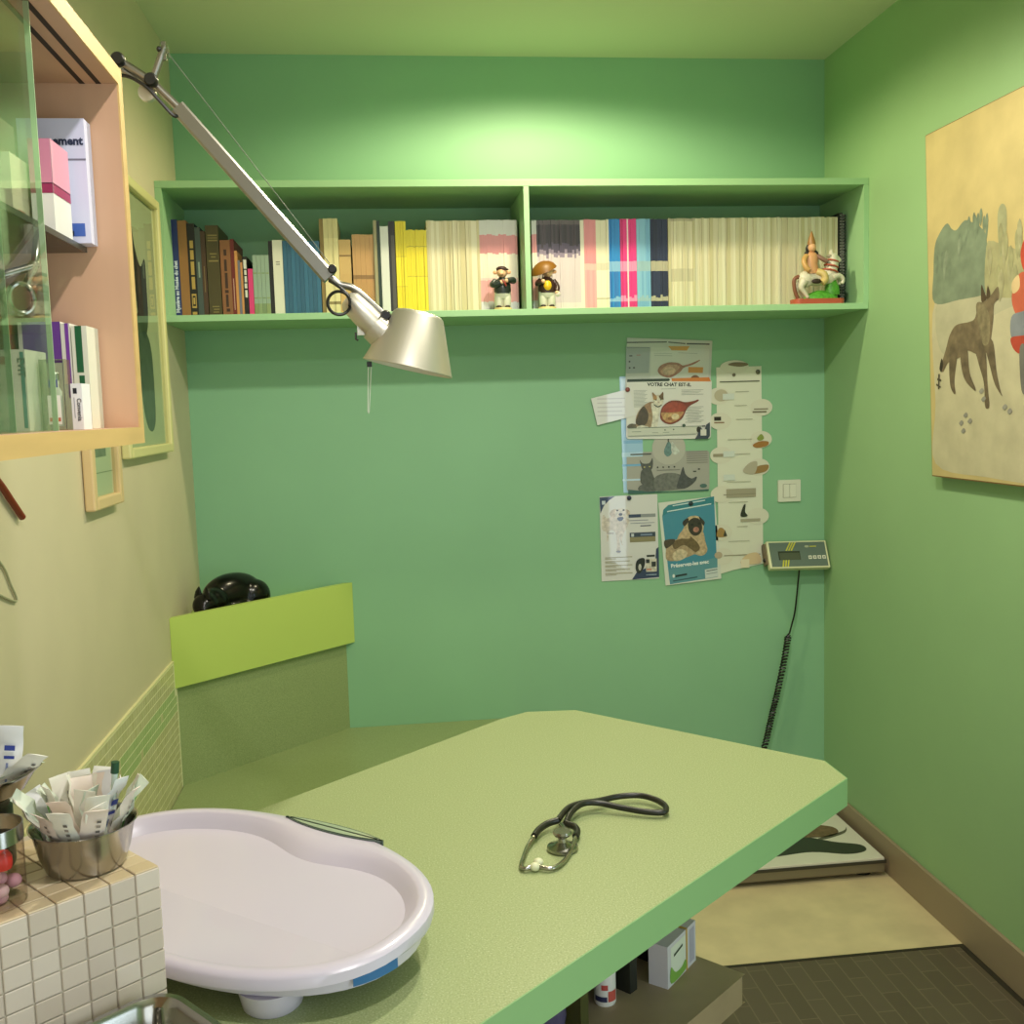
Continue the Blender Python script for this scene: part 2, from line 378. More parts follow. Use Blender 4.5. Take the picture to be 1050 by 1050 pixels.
hard(227, 237.7, 246, '#8a5a38', 'tan brown book with dark lettering down its spine beside the olive volume', lines=[(.08, .12, .35, .7), (.14, .3, .35, .6), (.32, .36, .3, .65), (.38, .58, .35, .62), (.6, .75, .35, .6), (.8, .88, .35, .62)], tcol='#3c2418', depth=.2)
hard(237.7, 241.5, 245, '#6e2420', 'dark red book with light spine marks right of the tan brown book', lines=[(.1, .5, .4, .6)], tcol='#c9a08c', depth=.2)
hard(241.5, 244.4, 257, '#c98d50', 'thin bright orange-tan booklet next to the dark red book', depth=.17)
hard(244.4, 247, 267, '#6f6f80', 'thin blue-grey booklet between two orange-tan booklets', depth=.17)
hard(247, 249.4, 269, '#c58a55', 'thin orange-tan booklet left of the black and white lettered book', depth=.17)
hard(249.4, 254.2, 263, '#161616', 'small black book with white spine lettering left of the pink book', lines=[(.33, .45, .3, .8), (.48, .56, .25, .8), (.58, .68, .3, .8), (.7, .78, .3, .8), (.8, .95, .2, .85)], tcol='#d6d6cc', depth=.17)
hard(254.4, 259.6, 275.5, '#d83a78', 'small bright pink book', depth=.16)
xs = [259.8, 264, 268.2, 272.4, 276.6]
for i in range(4):
    hard(xs[i], xs[i + 1], 261.5, '#8fa592', 'pale grey-green volume of the matching set of four', lines=[(.0, .22, 0, 1), (.3, .32, .1, .9), (.7, .72, .1, .9)], tcol=['#7f8f5f', '#869a70', '#788c66', '#8a9a6a'][i], depth=.17, group='grey-green volumes on the left half of the shelf')
hard(276.6, 280.6, 247, '#1a1a1c', 'slim black binder left of the white book', depth=.2)
hard(280.8, 291, 246, '#d9d8c6', 'white book with two short dark lines on its spine', lines=[(.68, .69, .3, .7), (.71, .72, .3, .7)], tcol='#5b5b50', depth=.2)
for i in range(9):
    a = 291.2 + i * 4.2
    hard(a, a + 4.2, 247, ['#2d5f7c', '#2b5a76', '#316684'][i % 3], 'teal blue bound volume of the row of nine matching spines', depth=.2, group='teal blue bound volumes behind the lamp arm')
run(329.5, 333.6, 1, 224, lambda i: [(1, '#8a7440')], 'tall brown-cream journal left of three tall cream ones', None, 'journal', 'journal')
run(333.6, 348.5, 3, 223.5, lambda i: [(.12, '#d8cd98'), (.15, '#8a7c50'), (.8, '#ddd19c'), (1, '#cfc590')], 'tall cream journal right of the blue volumes', 'tall cream journals above the lamp cable', 'journal', 'journal')
run(348.7, 361, 1, 245.5, lambda i: [(.55, '#c6a468'), (.78, '#c9a86c'), (.8, '#7d6238'), (1, '#c9a86c')], 'wide tan journal with a dark line on its spine', None, 'journal', 'journal')
run(362.5, 384.5, 5, 240, lambda i: [(.45, '#b98e58'), (.5, '#8c6a40'), (1, '#bd9460')], 'tan brown journal in a row of five', 'tan brown journals above the lamp head', 'journal', 'journal')
hard(384.7, 388.2, 226, '#9a9470', 'thin olive-cream booklet right of the tan journals', depth=.2)
hard(388.2, 391.4, 226.5, '#20352e', 'thin dark green book left of the white folder', depth=.2)
hard(391.6, 400, 232, '#d5d8d2', 'white folder between the dark green and black books', depth=.2)
hard(400.2, 406.6, 227, '#1d1c22', 'black book beside the yellow journals', lines=[(0, .85, .35, .95)], tcol='#4d4a44', depth=.2)
run(407, 418, 4, 226.5, lambda i: [(.30, '#e2cf1e'), (.305, '#a89a1c'), (.62, '#e6d424'), (.625, '#a89a1c'), (1, '#dccb22')], 'tall yellow journal of the four at the left of the yellow run', 'tall yellow journals', 'journal', 'journal')
run(418, 439, 8, 235.5, lambda i: [(.45, '#e4d220'), (.455, '#97891c'), (.8, '#e0ce22'), (.81, '#a89a1c'), (1, '#dccb24')], 'shorter yellow journal in the yellow run', 'short yellow journals', 'journal', 'journal')
CR = ['#d6cfac', '#cec5a0', '#dad4b4', '#c9c098', '#d1c8a2', '#c4ba8e']
def cream(i):
    c = random.choice(CR); d = random.choice(CR)
    return [(.45, c), (1, c)]
run(439, 493, 20, 226, cream, 'cream spined magazine right of the yellow journals', 'cream magazines in the left half of the shelf')
def pinkw(i):
    j = random.uniform(-.01, .01)
    return [(.12 + j, '#cfcfd2'), (.35 + j, '#dca0a0'), (.38, '#e0c4ba'), (.64 + j, '#dcd6c4'), (.84 + j, '#cf8a8c'), (1, '#c9cbc4')]
run(493, 531.8, 14, 225.5, pinkw, 'white magazine with two pink spine bands left of the divider', 'pink banded magazines left of the divider')
# right compartment
run(546.5, 551.4, 2, 225.5, pinkw, 'white magazine with two pink spine bands right of the divider', 'pink banded magazines right of the divider')
def purple(i):
    a = random.uniform(.58, .64); k = random.uniform(.70, .76)
    return [(.1, '#d6ccc6'), (a, '#cbbec0'), (a + .05, '#8a7c90'), (k, '#4b4258'), (.95, random.choice(['#26222c', '#1c191e', '#3a3038'])), (1, '#5a5254')]
run(551.4, 596, 19, 225.5, purple, 'magazine with spine fading from pale lilac to black at the top', 'pale and black spined magazines behind the parasol figurine')
run(596, 600, 2, 225.5, lambda i: [(1, '#ddd8c4')], 'white magazine between the black topped and pink magazines', 'white magazines left of the pink ones')
run(600, 612, 5, 225, lambda i: [(.45, random.choice(['#e3a3a3', '#dd9a9c'])), (.52, '#d9b0a8'), (1, '#d5888e')], 'pale pink spined magazine', 'pale pink magazines')
run(612, 625.2, 5, 225.5, lambda i: [(.13, '#dcd7ba'), (.145, '#b3ac90'), (.45, '#e3ddc0'), (.53, '#c8c3aa'), (1, '#d8d3b8')], 'white magazine between the pale pink and blue magazines', 'white magazines left of the blue ones')
def col(c, d, band): return lambda i: [(.1, random.choice([c, d])), (.13 + random.uniform(0, .04), band), (.43, random.choice([c, d])), (.54, band), (1, random.choice([c, d]))]
run(625.4, 636.8, 5, 224.5, col('#1f7fc4', '#2a74b8', '#7fb0d2'), 'bright blue spined magazine', 'bright blue magazines')
run(637, 643.6, 3, 224.5, col('#d8307e', '#c82c70', '#e08ab0'), 'magenta magazine left of the thin white one', 'magenta magazines left of the white sliver')
run(643.6, 645, 1, 224.5, lambda i: [(1, '#e6cfd2')], 'thin white magazine in the middle of the magenta ones', None)
run(645, 653.2, 3, 224.5, col('#d8307e', '#cf2f76', '#e08ab0'), 'magenta magazine right of the thin white one', 'magenta magazines right of the white sliver')
run(653.4, 667.6, 6, 224.5, col('#7fb2cc', '#6fa4c4', '#8fb0b8'), 'light blue spined magazine', 'light blue magazines')
run(668, 685.6, 7, 224.5, col('#1d2740', '#232e4a', '#a8a48c'), 'navy spined magazine with a pale band', 'navy magazines in the right half of the shelf')
CW = ['#d2cdae', '#cbc6a6', '#d6d2b6', '#c4be9c', '#c9c3a2', '#cfc9aa', '#bdb690']
def white2(i):
    c = random.choice(CW); d = random.choice(CW)
    if i < 10: return [(.31, c), (.45, '#bab596'), (.97, c), (1, '#b0aa8e')]
    return [(.5, c), (1, c)]
run(685.8, 859.6, 62, 223.5, white2, 'cream spined magazine in the long run filling the right half of the shelf', 'long run of cream magazines on the right')
x0, x1 = bX(860.2), bX(869.4)
t = thing('spiral_binder', 'black spiral-bound document at the right end of the shelf', 'binder', (x0, SP, ZB))
h = bZ(865, 219) - ZB
b = MB(); b.box(0, (x1 - x0) * .42, 0, .21, 0, h, mat('#141318', .45)); b.build('cover', t)
b = MB()
for k in range(30):
    z = .008 + k * (h - .016) / 29
    b.tube([(.010 + .007 * math.cos(a), -.002, z + .007 * math.sin(a) * .35) for a in [2 * PI * q / 10 for q in range(10)]], .0014, mat('#7d7d7a', .4), 6, True)
    b.box((x1 - x0) * .42, (x1 - x0) * .75, 0, .21, z - .0028, z + .0028, mat('#1a191c', .5))
b.build('spiral', t)

# ------------------------------------------------------------------ figurines on the shelf
def pig_figure(x, label, kind):
    t = thing('pig_figurine', label, 'figurine', (x, 3.165, 1.7658))
    b = MB(); b.lathe([(.027, 0), (.028, .004), (.026, .008)], mat('#d9c48a', .4), 24); b.build('base', t)
    tro = mat('#cfd0bb', .35)
    b = MB()
    for s in (-1, 1):
        b.lathe([(.011, .010), (.013, .02), (.014, .035), (.013, .05), (.008, .056)], tro, 16, (s * .0115, 0, 0))
    b.lathe([(.018, .035), (.024, .046), (.025, .054), (.02, .06)], tro, 20, sy=.8); b.build('trousers', t)
    b = MB()
    for s in (-1, 1): b.ball((s * .013, -.006, .011), (.009, .014, .005), mat('#2a2018', .4), 12, 8)
    b.build('shoes', t)
    skin = mat('#e3b98f', .35); jac = mat('#2a332f' if kind == 'cap' else '#3b2620', .35)
    b = MB(); b.lathe([(.024, .050), (.026, .062), (.025, .076), (.019, .09), (.011, .098), (.006, .1)], jac, 24, sy=.85)
    arm = [(-.02, 0, .09), (-.032, -.008, .078), (-.024, -.022, .074), (-.008, -.026, .082)] if kind == 'cap' else [(-.02, 0, .088), (-.03, -.01, .078), (-.018, -.022, .082)]
    b.tube(crom(arm, 4, False), .008, jac, 10)
    arm = [(.02, 0, .09), (.034, -.006, .086), (.03, -.018, .09), (.012, -.026, .086)] if kind == 'cap' else [(.02, 0, .088), (.031, -.004, .07), (.029, -.012, .054)]
    b.tube(crom(arm, 4, False), .008, jac, 10); b.build('jacket', t)
    b = MB()
    for p in ([(-.006, -.028, .082), (.010, -.028, .086)] if kind == 'cap' else [(-.014, -.024, .083), (.029, -.014, .05)]): b.ball(p, .0065, skin, 10, 8)
    b.build('hands', t)
    if kind != 'cap':
        b = MB(); b.ball((0, -.013, .07), (.014, .013, .018), mat('#e0b71e', .35)); b.build('waistcoat', t)
        b = MB(); b.ball((.031, -.014, .046), (.008, .006, .009), mat('#d9d4c4', .4)); b.build('bundle', t)
    else:
        b = MB(); b.tube([(-.004, -.031, .088), (.004, -.033, .078), (.008, -.031, .07)], .003, mat('#8a2f24', .4), 8); b.build('pipe', t)
    hz = .112; hx = 0 if kind == 'cap' else .004
    b = MB(); b.ball((hx, -.002, hz), (.0155, .015, .0155), skin, 18, 12); b.lathe([(.009, 0), (.0085, .010), (.006, .012)], skin, 14, (0, 0, 0)) if False else None
    b.ball((hx - .004, -.016, hz - .004), (.007, .008, .006), skin, 12, 8)
    for s in (-1, 1): b.ball((hx + s * .0035 - .004, -.0105, hz + .005), .0018, mat('#1a1410', .3), 8, 6)
    b.build('head', t)
    for s in (-1, 1):
        b = MB(); b.ball((hx + s * .019, .001, hz + .002), (.0085, .003, .0065), mat('#e0a878', .35), 10, 8); b.build('ear', t)
    if kind == 'cap':
        b = MB(); b.ball((-.001, .001, hz + .012), (.0165, .016, .0085), mat('#3a211a', .5), 18, 10); b.ball((.008, -.01, hz + .009), (.012, .009, .003), mat('#331c16', .5), 14, 8); b.build('cap', t)
    else:
        b = MB(); n = 24; och = mat('#805616', .45)
        b.T = Matrix.Translation((-.006, .008, .118)) @ Matrix.Rotation(math.radians(-22), 4, 'Y') @ Matrix.Rotation(math.radians(14), 4, 'X')
        b.lathe([(.041, 0), (.036, .012), (.024, .022), (.008, .028), (.002, .029)], och, n, caps=False)
        b.lathe([(.0405, -.0008), (.035, .0105), (.023, .0205), (.008, .0265)], mat('#a97c70', .5), n, caps=False)
        b.build('parasol', t)
        b = MB(); b.tube([(-.014, -.024, .08), (-.012, -.006, .11), (-.009, .006, .14)], .0016, mat('#2a1c10', .5), 8); b.build('parasol_handle', t)
    return t
pig_figure(.355, 'small pig figurine in a dark jacket and brown cap left of the shelf divider', 'cap')
pig_figure(.490, 'small pig figurine holding an ochre parasol right of the shelf divider', 'parasol')

t = thing('rider_statuette', 'painted statuette of a crowned rider on a white horse on the shelf', 'statuette', (1.342, 3.163, 1.7658))
b = MB(); b.prism(rrect(-.082, -.03, .082, .03, .02), 0, .017, mat('#b0523a', .5)); b.build('base', t, bevel=.003)
grn = mat('#4f9a2e', .5, var=.3, scale=150); wh = mat('#cfcab4', .4); gold = mat('#c69a5c', .4); ora = mat('#d09a6c', .45); redm = mat('#b0523a', .5)
b = MB(); b.lathe([(.055, .017), (.05, .028), (.03, .038), (.012, .044)], grn, 24, (.012, .0, 0), sx=1.05, sy=.42)
b.lathe([(.024, .03), (.022, .055), (.012, .075), (.004, .083)], grn, 16, (.05, .002, 0), sy=.7); b.build('grass_mound', t)
b = MB(); b.ball((.0, 0, .082), (.052, .019, .024), wh, 24, 14); b.ball((-.035, 0, .08), (.026, .019, .026), wh, 18, 12); b.ball((.036, 0, .088), (.024, .018, .026), wh, 18, 12)
b.tube(crom([(.038, 0, .09), (.05, 0, .118), (.052, 0, .14), (.047, 0, .15)], 4, False), [.02 - .0006 * i for i in range(13)], wh, 14)
b.tube([(.042, 0, .153), (.056, 0, .148), (.07, 0, .137), (.076, 0, .132)], [.010, .011, .008, .005], wh, 12)
for y in (-.012, .012):
    b.tube(crom([(-.045, y, .075), (-.056, y, .055), (-.046, y, .038), (-.034, y, .021)], 4, False), [.014, .013, .012, .011, .010, .009, .008, .0075, .007, .0065, .006, .006, .006], wh, 10)
    b.tube(crom([(.045, y, .082), (.064, y, .088), (.079, y, .078), (.076, y, .062)], 4, False), [.012, .011, .010, .0095, .009, .008, .0075, .007, .0065, .006, .006, .006, .006], wh, 10)
o = b.build('horse', t); r_ = o.modifiers.new('remesh', 'REMESH'); r_.mode = 'VOXEL'; r_.voxel_size = .0022; r_.use_smooth_shade = True
b = MB()
for s in (-1, 1): b.lathe([(.004, 0), (.003, .008), (.001, .014)], wh, 8, (.045, s * .006, .156))
for k in range(5): b.ball((.032 + .002 * k, 0, .105 + .011 * k), (.007, .012, .006), mat('#9f9a86', .5), 10, 8)
b.build('mane', t)
b = MB(); b.tube(crom([(-.058, 0, .088), (-.074, 0, .078), (-.072, 0, .045), (-.062, 0, .02)], 4, False), .006, mat('#7a4a34', .5), 10); b.build('tail', t)
b = MB()
for c, r in (((.046, 0, .118), .021), ((.043, 0, .104), .023), ((.05, 0, .134), .018)):
    b.tube([(c[0] + r * math.cos(a) * .95, r * .95 * math.sin(a), c[2] - .25 * r * math.cos(a)) for a in [2 * PI * q / 16 for q in range(16)]], .0028, redm, 6, True)
b.build('harness', t)
b = MB(); b.lathe([(.026, .095), (.024, .105), (.019, .125), (.022, .145), (.016, .158), (.008, .163)], ora, 20, (-.018, 0, 0), sy=.72)
b.tube(crom([(-.004, -.012, .10), (.012, -.022, .092), (.016, -.024, .075), (.006, -.024, .065)], 4, False), .011, mat('#c9b070', .45), 12)
b.tube(crom([(-.036, -.006, .15), (-.048, -.014, .135), (-.046, -.022, .115), (-.036, -.024, .104)], 4, False), .008, gold, 10)
b.tube(crom([(-.002, -.006, .15), (.012, -.012, .14), (.026, -.012, .132)], 4, False), .007, mat('#8c6a5c', .45), 10)
b.build('rider_robe', t)
b = MB(); b.ball((-.018, -.005, .175), (.0125, .0125, .0145), mat('#d9a77c', .4)); b.ball((-.018, -.0155, .174), .0028, mat('#d9a77c', .4), 8, 6); b.build('head', t)
b = MB(); b.ball((-.018, .005, .172), (.017, .01, .019), mat('#1b1512', .5)); b.ball((-.033, .0, .158), (.007, .008, .008), mat('#1b1512', .5)); b.ball((-.003, 0, .158), (.007, .008, .008), mat('#1b1512', .5)); b.build('hair', t)
b = MB(); b.lathe([(.013, .184), (.012, .192), (.0085, .205), (.004, .218), (.001, .226)], mat('#9a6e3a', .4), 16, (-.018, -.001, 0)); b.build('crown', t)
b = MB(); b.ball((-.012, -.025, .07), (.016, .005, .008), mat('#2c1d16', .5)); b.build('boot', t)

# ------------------------------------------------------------------ wall papers
def wallM(cx, cz, rot, off):   # local x right, y up, z out of the back wall
    return Matrix.Translation((cx, YB - off, cz)) @ Matrix.Rotation(PI / 2, 4, 'X') @ Matrix.Rotation(rot, 4, 'Z')
class Sheet:
    def __init__(s, name, label, cat, cx, cz, rot, off, outline, color='#dcdad2', rough=.35, zc=None, zs=None, coat=.9):
        b = MB(); b.prism(outline, 0, .0006, mat(color, rough, coat=coat))
        s.o = tag(b.build(name), label, cat); s.o.matrix_world = wallM(cx, cz, rot, off)
        s.rot = rot; s.zc = zc; s.zs = zs; s.z = .0008; s.coat = coat; s.tex = 0.0
    def L(s, pts):
        c, q = math.cos(-s.rot), math.sin(-s.rot); out = []
        for x, y in pts:
            u, v = (x - s.zc[0]) * s.zs, -(y - s.zc[1]) * s.zs
            out.append((c * u - q * v, q * u + c * v))
        return out
    def m(s, c): return mat(c, .35, coat=s.coat, var=s.tex, scale=90)
    def part(s, name, items):
        b = MB(); s.tex = .28 if 'picture' in name or 'drawing' in name else 0.0
        for it in items:
            k = it[0]
            if k == 'p': b.flat(s.L(it[2]), s.z, s.m(it[1]))
            elif k == 'c': b.flat(crom(s.L(it[2]), 5), s.z, s.m(it[1]))
            elif k == 'e': x, y, rx, ry = it[2]; b.flat(s.L(ell(x, y, rx, ry, 24, it[3] if len(it) > 3 else 0)), s.z, s.m(it[1]))
            elif k == 'r': x0, y0, x1, y1 = it[2]; b.flat(s.L([(x0, y0), (x1, y0), (x1, y1), (x0, y1)]), s.z, s.m(it[1]))
            elif k == 't': (x, y), h = it[3], it[4]; p = s.L([(x, y)])[0]; b.text(it[2], p[0], p[1], h * s.zs, s.m(it[1]), s.z, it[5] if len(it) > 5 else 'LEFT', it[6] if len(it) > 6 else 0, it[7] if len(it) > 7 else 1.0)
            s.z += .00006
        return b.build(name, s.o)
def rc(w_, h_): return [(-w_ / 2, -h_ / 2), (w_ / 2, -h_ / 2), (w_ / 2, h_ / 2), (-w_ / 2, h_ / 2)]
# light blue leaflet behind
s = Sheet('leaflet', 'narrow pale blue leaflet pinned behind the cat posters', 'leaflet', .812, 1.372, math.radians(1.0), .0015, rc(.072, .392), '#9cc4e4', zc=(0, 0), zs=1)
s.part('pattern', [('r', '#c4dcf0', (-.036, -.19, .0, -.12)), ('r', '#7fb0d8', (-.03, .02, .036, .03)), ('r', '#b8d6ee', (-.036, .06, .036, .075)), ('r', '#6fa8d4', (-.036, .1, .036, .107)), ('r', '#c0daf0', (-.036, .15, .036, .156))])
# poster A (zoom 635,340..735,400 x10.5)
K = 0.003345 / 10.5
s = Sheet('poster', 'upper landscape poster with a brown bladder drawing and orange tags, half covered', 'poster', .9415, 1.585, math.radians(-3.2), .0035, rc(.294, .205), '#c3c8c4', zc=(515, 395), zs=K)
s.part('background', [('p', '#9ea8ac', [(60, 140), (320, 152), (300, 420), (55, 420)]), ('p', '#cdd2cc', [(330, 150), (960, 185), (940, 620), (310, 620)])])
s.part('heading', [('p', '#39404a', [(70, 92), (500, 96), (500, 108), (70, 104)]), ('p', '#39404a', [(515, 98), (700, 118), (700, 130), (515, 110)]), ('p', '#39404a', [(712, 118), (962, 128), (962, 142), (712, 132)]), ('p', '#7d858c', [(70, 150), (310, 154), (310, 162), (70, 158)]), ('p', '#c9923c', [(510, 145), (745, 152), (715, 196), (550, 190)]), ('p', '#c98a38', [(728, 368), (890, 375), (885, 436), (725, 428)])])
s.part('text_block', [('p', '#a0a8a6', [(360, 215), (550, 222), (550, 226), (360, 219)]), ('p', '#a0a8a6', [(360, 235), (555, 245), (555, 250), (360, 240)]), ('p', '#a0a8a6', [(620, 215), (830, 228), (830, 233), (620, 220)]), ('r', '#3a3f48', (92, 232, 125, 244)), ('r', '#a06a62', (170, 228, 212, 236)), ('r', '#2f343c', (85, 290, 102, 305)), ('r', '#2f343c', (85, 355, 102, 370)), ('r', '#2f343c', (130, 355, 150, 370))])
s.part('bladder_drawing', [('c', '#9a6a58', [(395, 400), (430, 345), (520, 315), (620, 325), (670, 350), (760, 330), (845, 298), (850, 308), (780, 345), (680, 375), (640, 415), (570, 460), (510, 475), (430, 450)]), ('c', '#b8907a', [(430, 400), (500, 345), (600, 345), (630, 375), (570, 430), (500, 455), (440, 435)]), ('e', '#c9ab92', (520, 405, 70, 40)), ('e', '#6e4632', (800, 515, 55, 60))])
# poster B (zoom 635,385..735,455 x10.5)
s = Sheet('poster', 'landscape poster headed VOTRE CHAT EST-IL with a calico cat beside a red bladder drawing', 'poster', .940, 1.4535, math.radians(-1.6), .0065, rrect(-.147, -.1, .147, .1, .01), '#dcdcd6', zc=(525, 365), zs=K)
s.part('top_bar', [('p', '#1d2f28', [(80, 38), (530, 42), (540, 58), (525, 70), (75, 68)]), ('p', '#cc7a34', [(555, 40), (965, 40), (985, 85), (560, 72)])])
s.part('heading', [('t', '#26302a', 'VOTRE CHAT EST-IL', (530, 122), 50, 'CENTER', -.005, 1.05), ('r', '#9aa09c', (440, 148, 600, 153))])
s.part('text_block', [('r', '#a2a8a4', (145, 158 + 14 * i, 290 - (i % 3) * 15, 163 + 14 * i)) for i in range(13)] + [('r', '#a2a8a4', (660, 165 + 16 * i, 900 - (i % 3) * 25, 170 + 16 * i)) for i in range(4)] + [('r', '#a2a8a4', (700 + (i % 2) * 20, 345 + 16 * i, 900 - (i % 3) * 25, 350 + 16 * i)) for i in range(11)])
s.part('bladder_drawing', [('c', '#7c3226', [(425, 430), (450, 340), (530, 280), (620, 275), (700, 295), (790, 285), (840, 272), (840, 290), (750, 335), (710, 380), (660, 470), (560, 522), (490, 515), (440, 480)]), ('c', '#9c3c2e', [(455, 385), (500, 310), (580, 290), (670, 310), (700, 330), (690, 385), (600, 395)]), ('c', '#b48458', [(437, 420), (450, 397), (560, 400), (670, 395), (680, 410), (630, 470), (550, 505), (480, 490)]), ('e', '#d0bd98', (590, 445, 42, 32)), ('e', '#c9a46c', (500, 430, 30, 24)), ('e', '#8c5a34', (530, 465, 24, 16)), ('e', '#c9a46c', (470, 455, 18, 20)), ('e', '#cfae7a', (545, 425, 14, 12))])
s.part('cat_picture', [('c', '#5d5246', [(70, 530), (110, 505), (180, 520), (200, 550), (130, 556), (75, 550)]), ('c', '#9c8468', [(165, 530), (160, 460), (190, 380), (260, 310), (340, 280), (390, 330), (400, 430), (385, 540), (270, 555), (190, 555)]), ('c', '#4c3c32', [(190, 400), (240, 330), (275, 350), (300, 420), (280, 500), (240, 530), (190, 525), (160, 490)]), ('c', '#97745a', [(260, 320), (330, 290), (345, 340), (320, 400), (290, 370)]), ('c', '#d8d4c4', [(330, 300), (400, 320), (430, 350), (410, 440), (390, 540), (330, 545), (345, 440)]), ('c', '#d8d4c4', [(175, 540), (230, 525), (300, 550), (180, 560)]), ('c', '#d8d4c4', [(330, 540), (385, 530), (390, 556), (320, 556)]),
    ('c', '#d2cbb8', [(345, 240), (375, 215), (430, 212), (465, 245), (455, 300), (410, 325), (360, 300)]), ('p', '#8a6b4c', [(340, 190), (350, 182), (388, 222), (355, 258)]), ('p', '#6d5138', [(455, 180), (465, 190), (462, 262), (425, 218)]), ('c', '#a07850', [(350, 225), (385, 215), (392, 255), (360, 262)]), ('c', '#5e4632', [(415, 218), (455, 222), (464, 262), (425, 250)]), ('e', '#3d4426', (383, 262, 9, 6)), ('e', '#3d4426', (435, 262, 9, 6)), ('e', '#b08070', (408, 285, 7, 5)), ('c', '#26352c', [(362, 308), (400, 330), (440, 315), (440, 324), (400, 342), (360, 318)])])
s.part('footer', [('r', '#6f7f6e', (75, 550, 900, 556)), ('r', '#c9ccc0', (75, 558, 830, 632)), ('r', '#9aa39a', (75, 634, 810, 640)), ('r', '#8d968c', (115, 588, 215, 596)), ('r', '#8d968c', (335, 605, 400, 611)), ('r', '#8d968c', (450, 605, 520, 611)), ('e', '#55605a', (475, 583, 9, 7)), ('e', '#55605a', (568, 580, 9, 7)), ('e', '#2e4a40', (680, 542, 18, 18)), ('p', '#27384e', [(800, 690), (830, 640), (860, 560), (900, 610), (925, 540), (965, 515), (965, 660), (940, 690)]), ('e', '#15181c', (840, 590, 22, 32)), ('r', '#d8d6d0', (862, 590, 925, 655)), ('r', '#3a3f48', (880, 548, 915, 560))])
# poster C grey cats (zoom 590,440..740,620 x5.833)
K2 = 0.003345 / 5.833
out = rrect(-.144, -.068, .144, .066, .01)
s = Sheet('poster', 'grey landscape poster of two grey cats with a round tab on top', 'poster', .9355, 1.245, math.radians(-.6), .0018, out, '#a6a49c', zc=(550, 260), zs=K2)
b = MB(); b.prism(ell(0, 0, .058, .056, 36), 0, .0006, mat('#b4b2a8', .35, coat=.9)); o = b.build('round_tab', s.o); o.location = (.002, .077, .0007)
s.z = .0016
s.part('drop_drawing', [('c', '#5f7f80', [(555, 85), (575, 120), (570, 160), (545, 175), (525, 150), (535, 115)]), ('c', '#c2c8c0', [(575, 90), (600, 120), (620, 150), (590, 165), (570, 140)]), ('r', '#3a3a38', (548, 65, 556, 90))])
s.part('cats_picture', [('c', '#5a5a58', [(365, 365), (380, 340), (430, 330), (480, 325), (475, 375), (400, 382)]), ('c', '#53534f', [(385, 330), (380, 280), (395, 245), (440, 245), (460, 290), (475, 330), (430, 350)]), ('c', '#4c4c4a', [(378, 190), (395, 210), (435, 210), (455, 180), (455, 235), (430, 260), (395, 250)]), ('c', '#6a6a66', [(470, 370), (465, 300), (520, 275), (590, 275), (640, 300), (660, 350), (620, 370), (540, 375)]), ('c', '#45454a', [(600, 360), (620, 290), (640, 240), (655, 285), (690, 310), (722, 300), (715, 325), (680, 355), (640, 370)]), ('e', '#b9b06a', (405, 233, 5, 4)), ('e', '#b9b06a', (437, 231, 5, 4))])
s.part('lettering', [('r', '#4a4a48', (322, 152, 448, 160))] + [('r', '#86847e', (660, 150 + 13 * i, 790, 154 + 13 * i)) for i in range(6)] + [('e', '#2c2c2c', (485 + 34 * i, 237, 5, 5)) for i in range(4)] + [('r', '#7c7a74', (480, 252, 620, 256)), ('r', '#2c2c2c', (700, 265, 720, 272)), ('r', '#2c2c2c', (730, 252, 742, 260))])
s.part('footer_band', [('p', '#2e5c56', [(305, 362), (420, 378), (560, 384), (795, 378), (795, 388), (305, 388)]), ('e', '#4a6a66', (762, 356, 22, 12))])
# posters D / E (zoom 610,500..745,605 x7.78)
K3 = 0.003345 / 7.78
s = Sheet('poster', 'white portrait poster of a pale labrador with navy corners, lowest left of the group', 'poster', .7965, 1.0215, math.radians(.3), .0026, rc(.2, .29), '#d9d8d8', zc=(266, 402), zs=K3)
s.part('navy_corners', [('p', '#28385f', [(32, 72), (155, 68), (110, 95), (65, 140), (36, 200)]), ('r', '#c9d0dc', (50, 100, 78, 130)), ('p', '#28365c', [(280, 738), (320, 680), (395, 650), (470, 640), (480, 500), (502, 485), (502, 728)])])
s.part('dog_picture', [('c', '#cfc4bc', [(60, 210), (90, 240), (150, 220), (260, 250), (255, 300), (215, 380), (205, 440), (215, 455), (200, 450), (185, 390), (190, 500), (185, 520), (160, 515), (165, 440), (150, 350), (105, 340), (95, 415), (85, 420), (80, 350), (50, 330), (45, 260)]), ('c', '#c6b6aa', [(110, 205), (130, 175), (165, 170), (175, 200), (160, 225), (130, 235)]), ('c', '#c6b6aa', [(225, 175), (260, 180), (275, 205), (255, 225), (235, 215)]), ('c', '#d8cfc8', [(155, 185), (195, 165), (240, 175), (250, 225), (225, 265), (190, 268), (160, 235)]), ('e', '#2c2a30', (172, 180, 9, 7)), ('e', '#2c2a30', (222, 180, 9, 7)), ('e', '#22232c', (197, 212, 15, 12)), ('c', '#3f4660', [(170, 240), (200, 232), (222, 240), (205, 264), (180, 262)]), ('r', '#a6a0a8', (85, 355, 140, 364)), ('e', '#8a8898', (175, 508, 20, 8))])
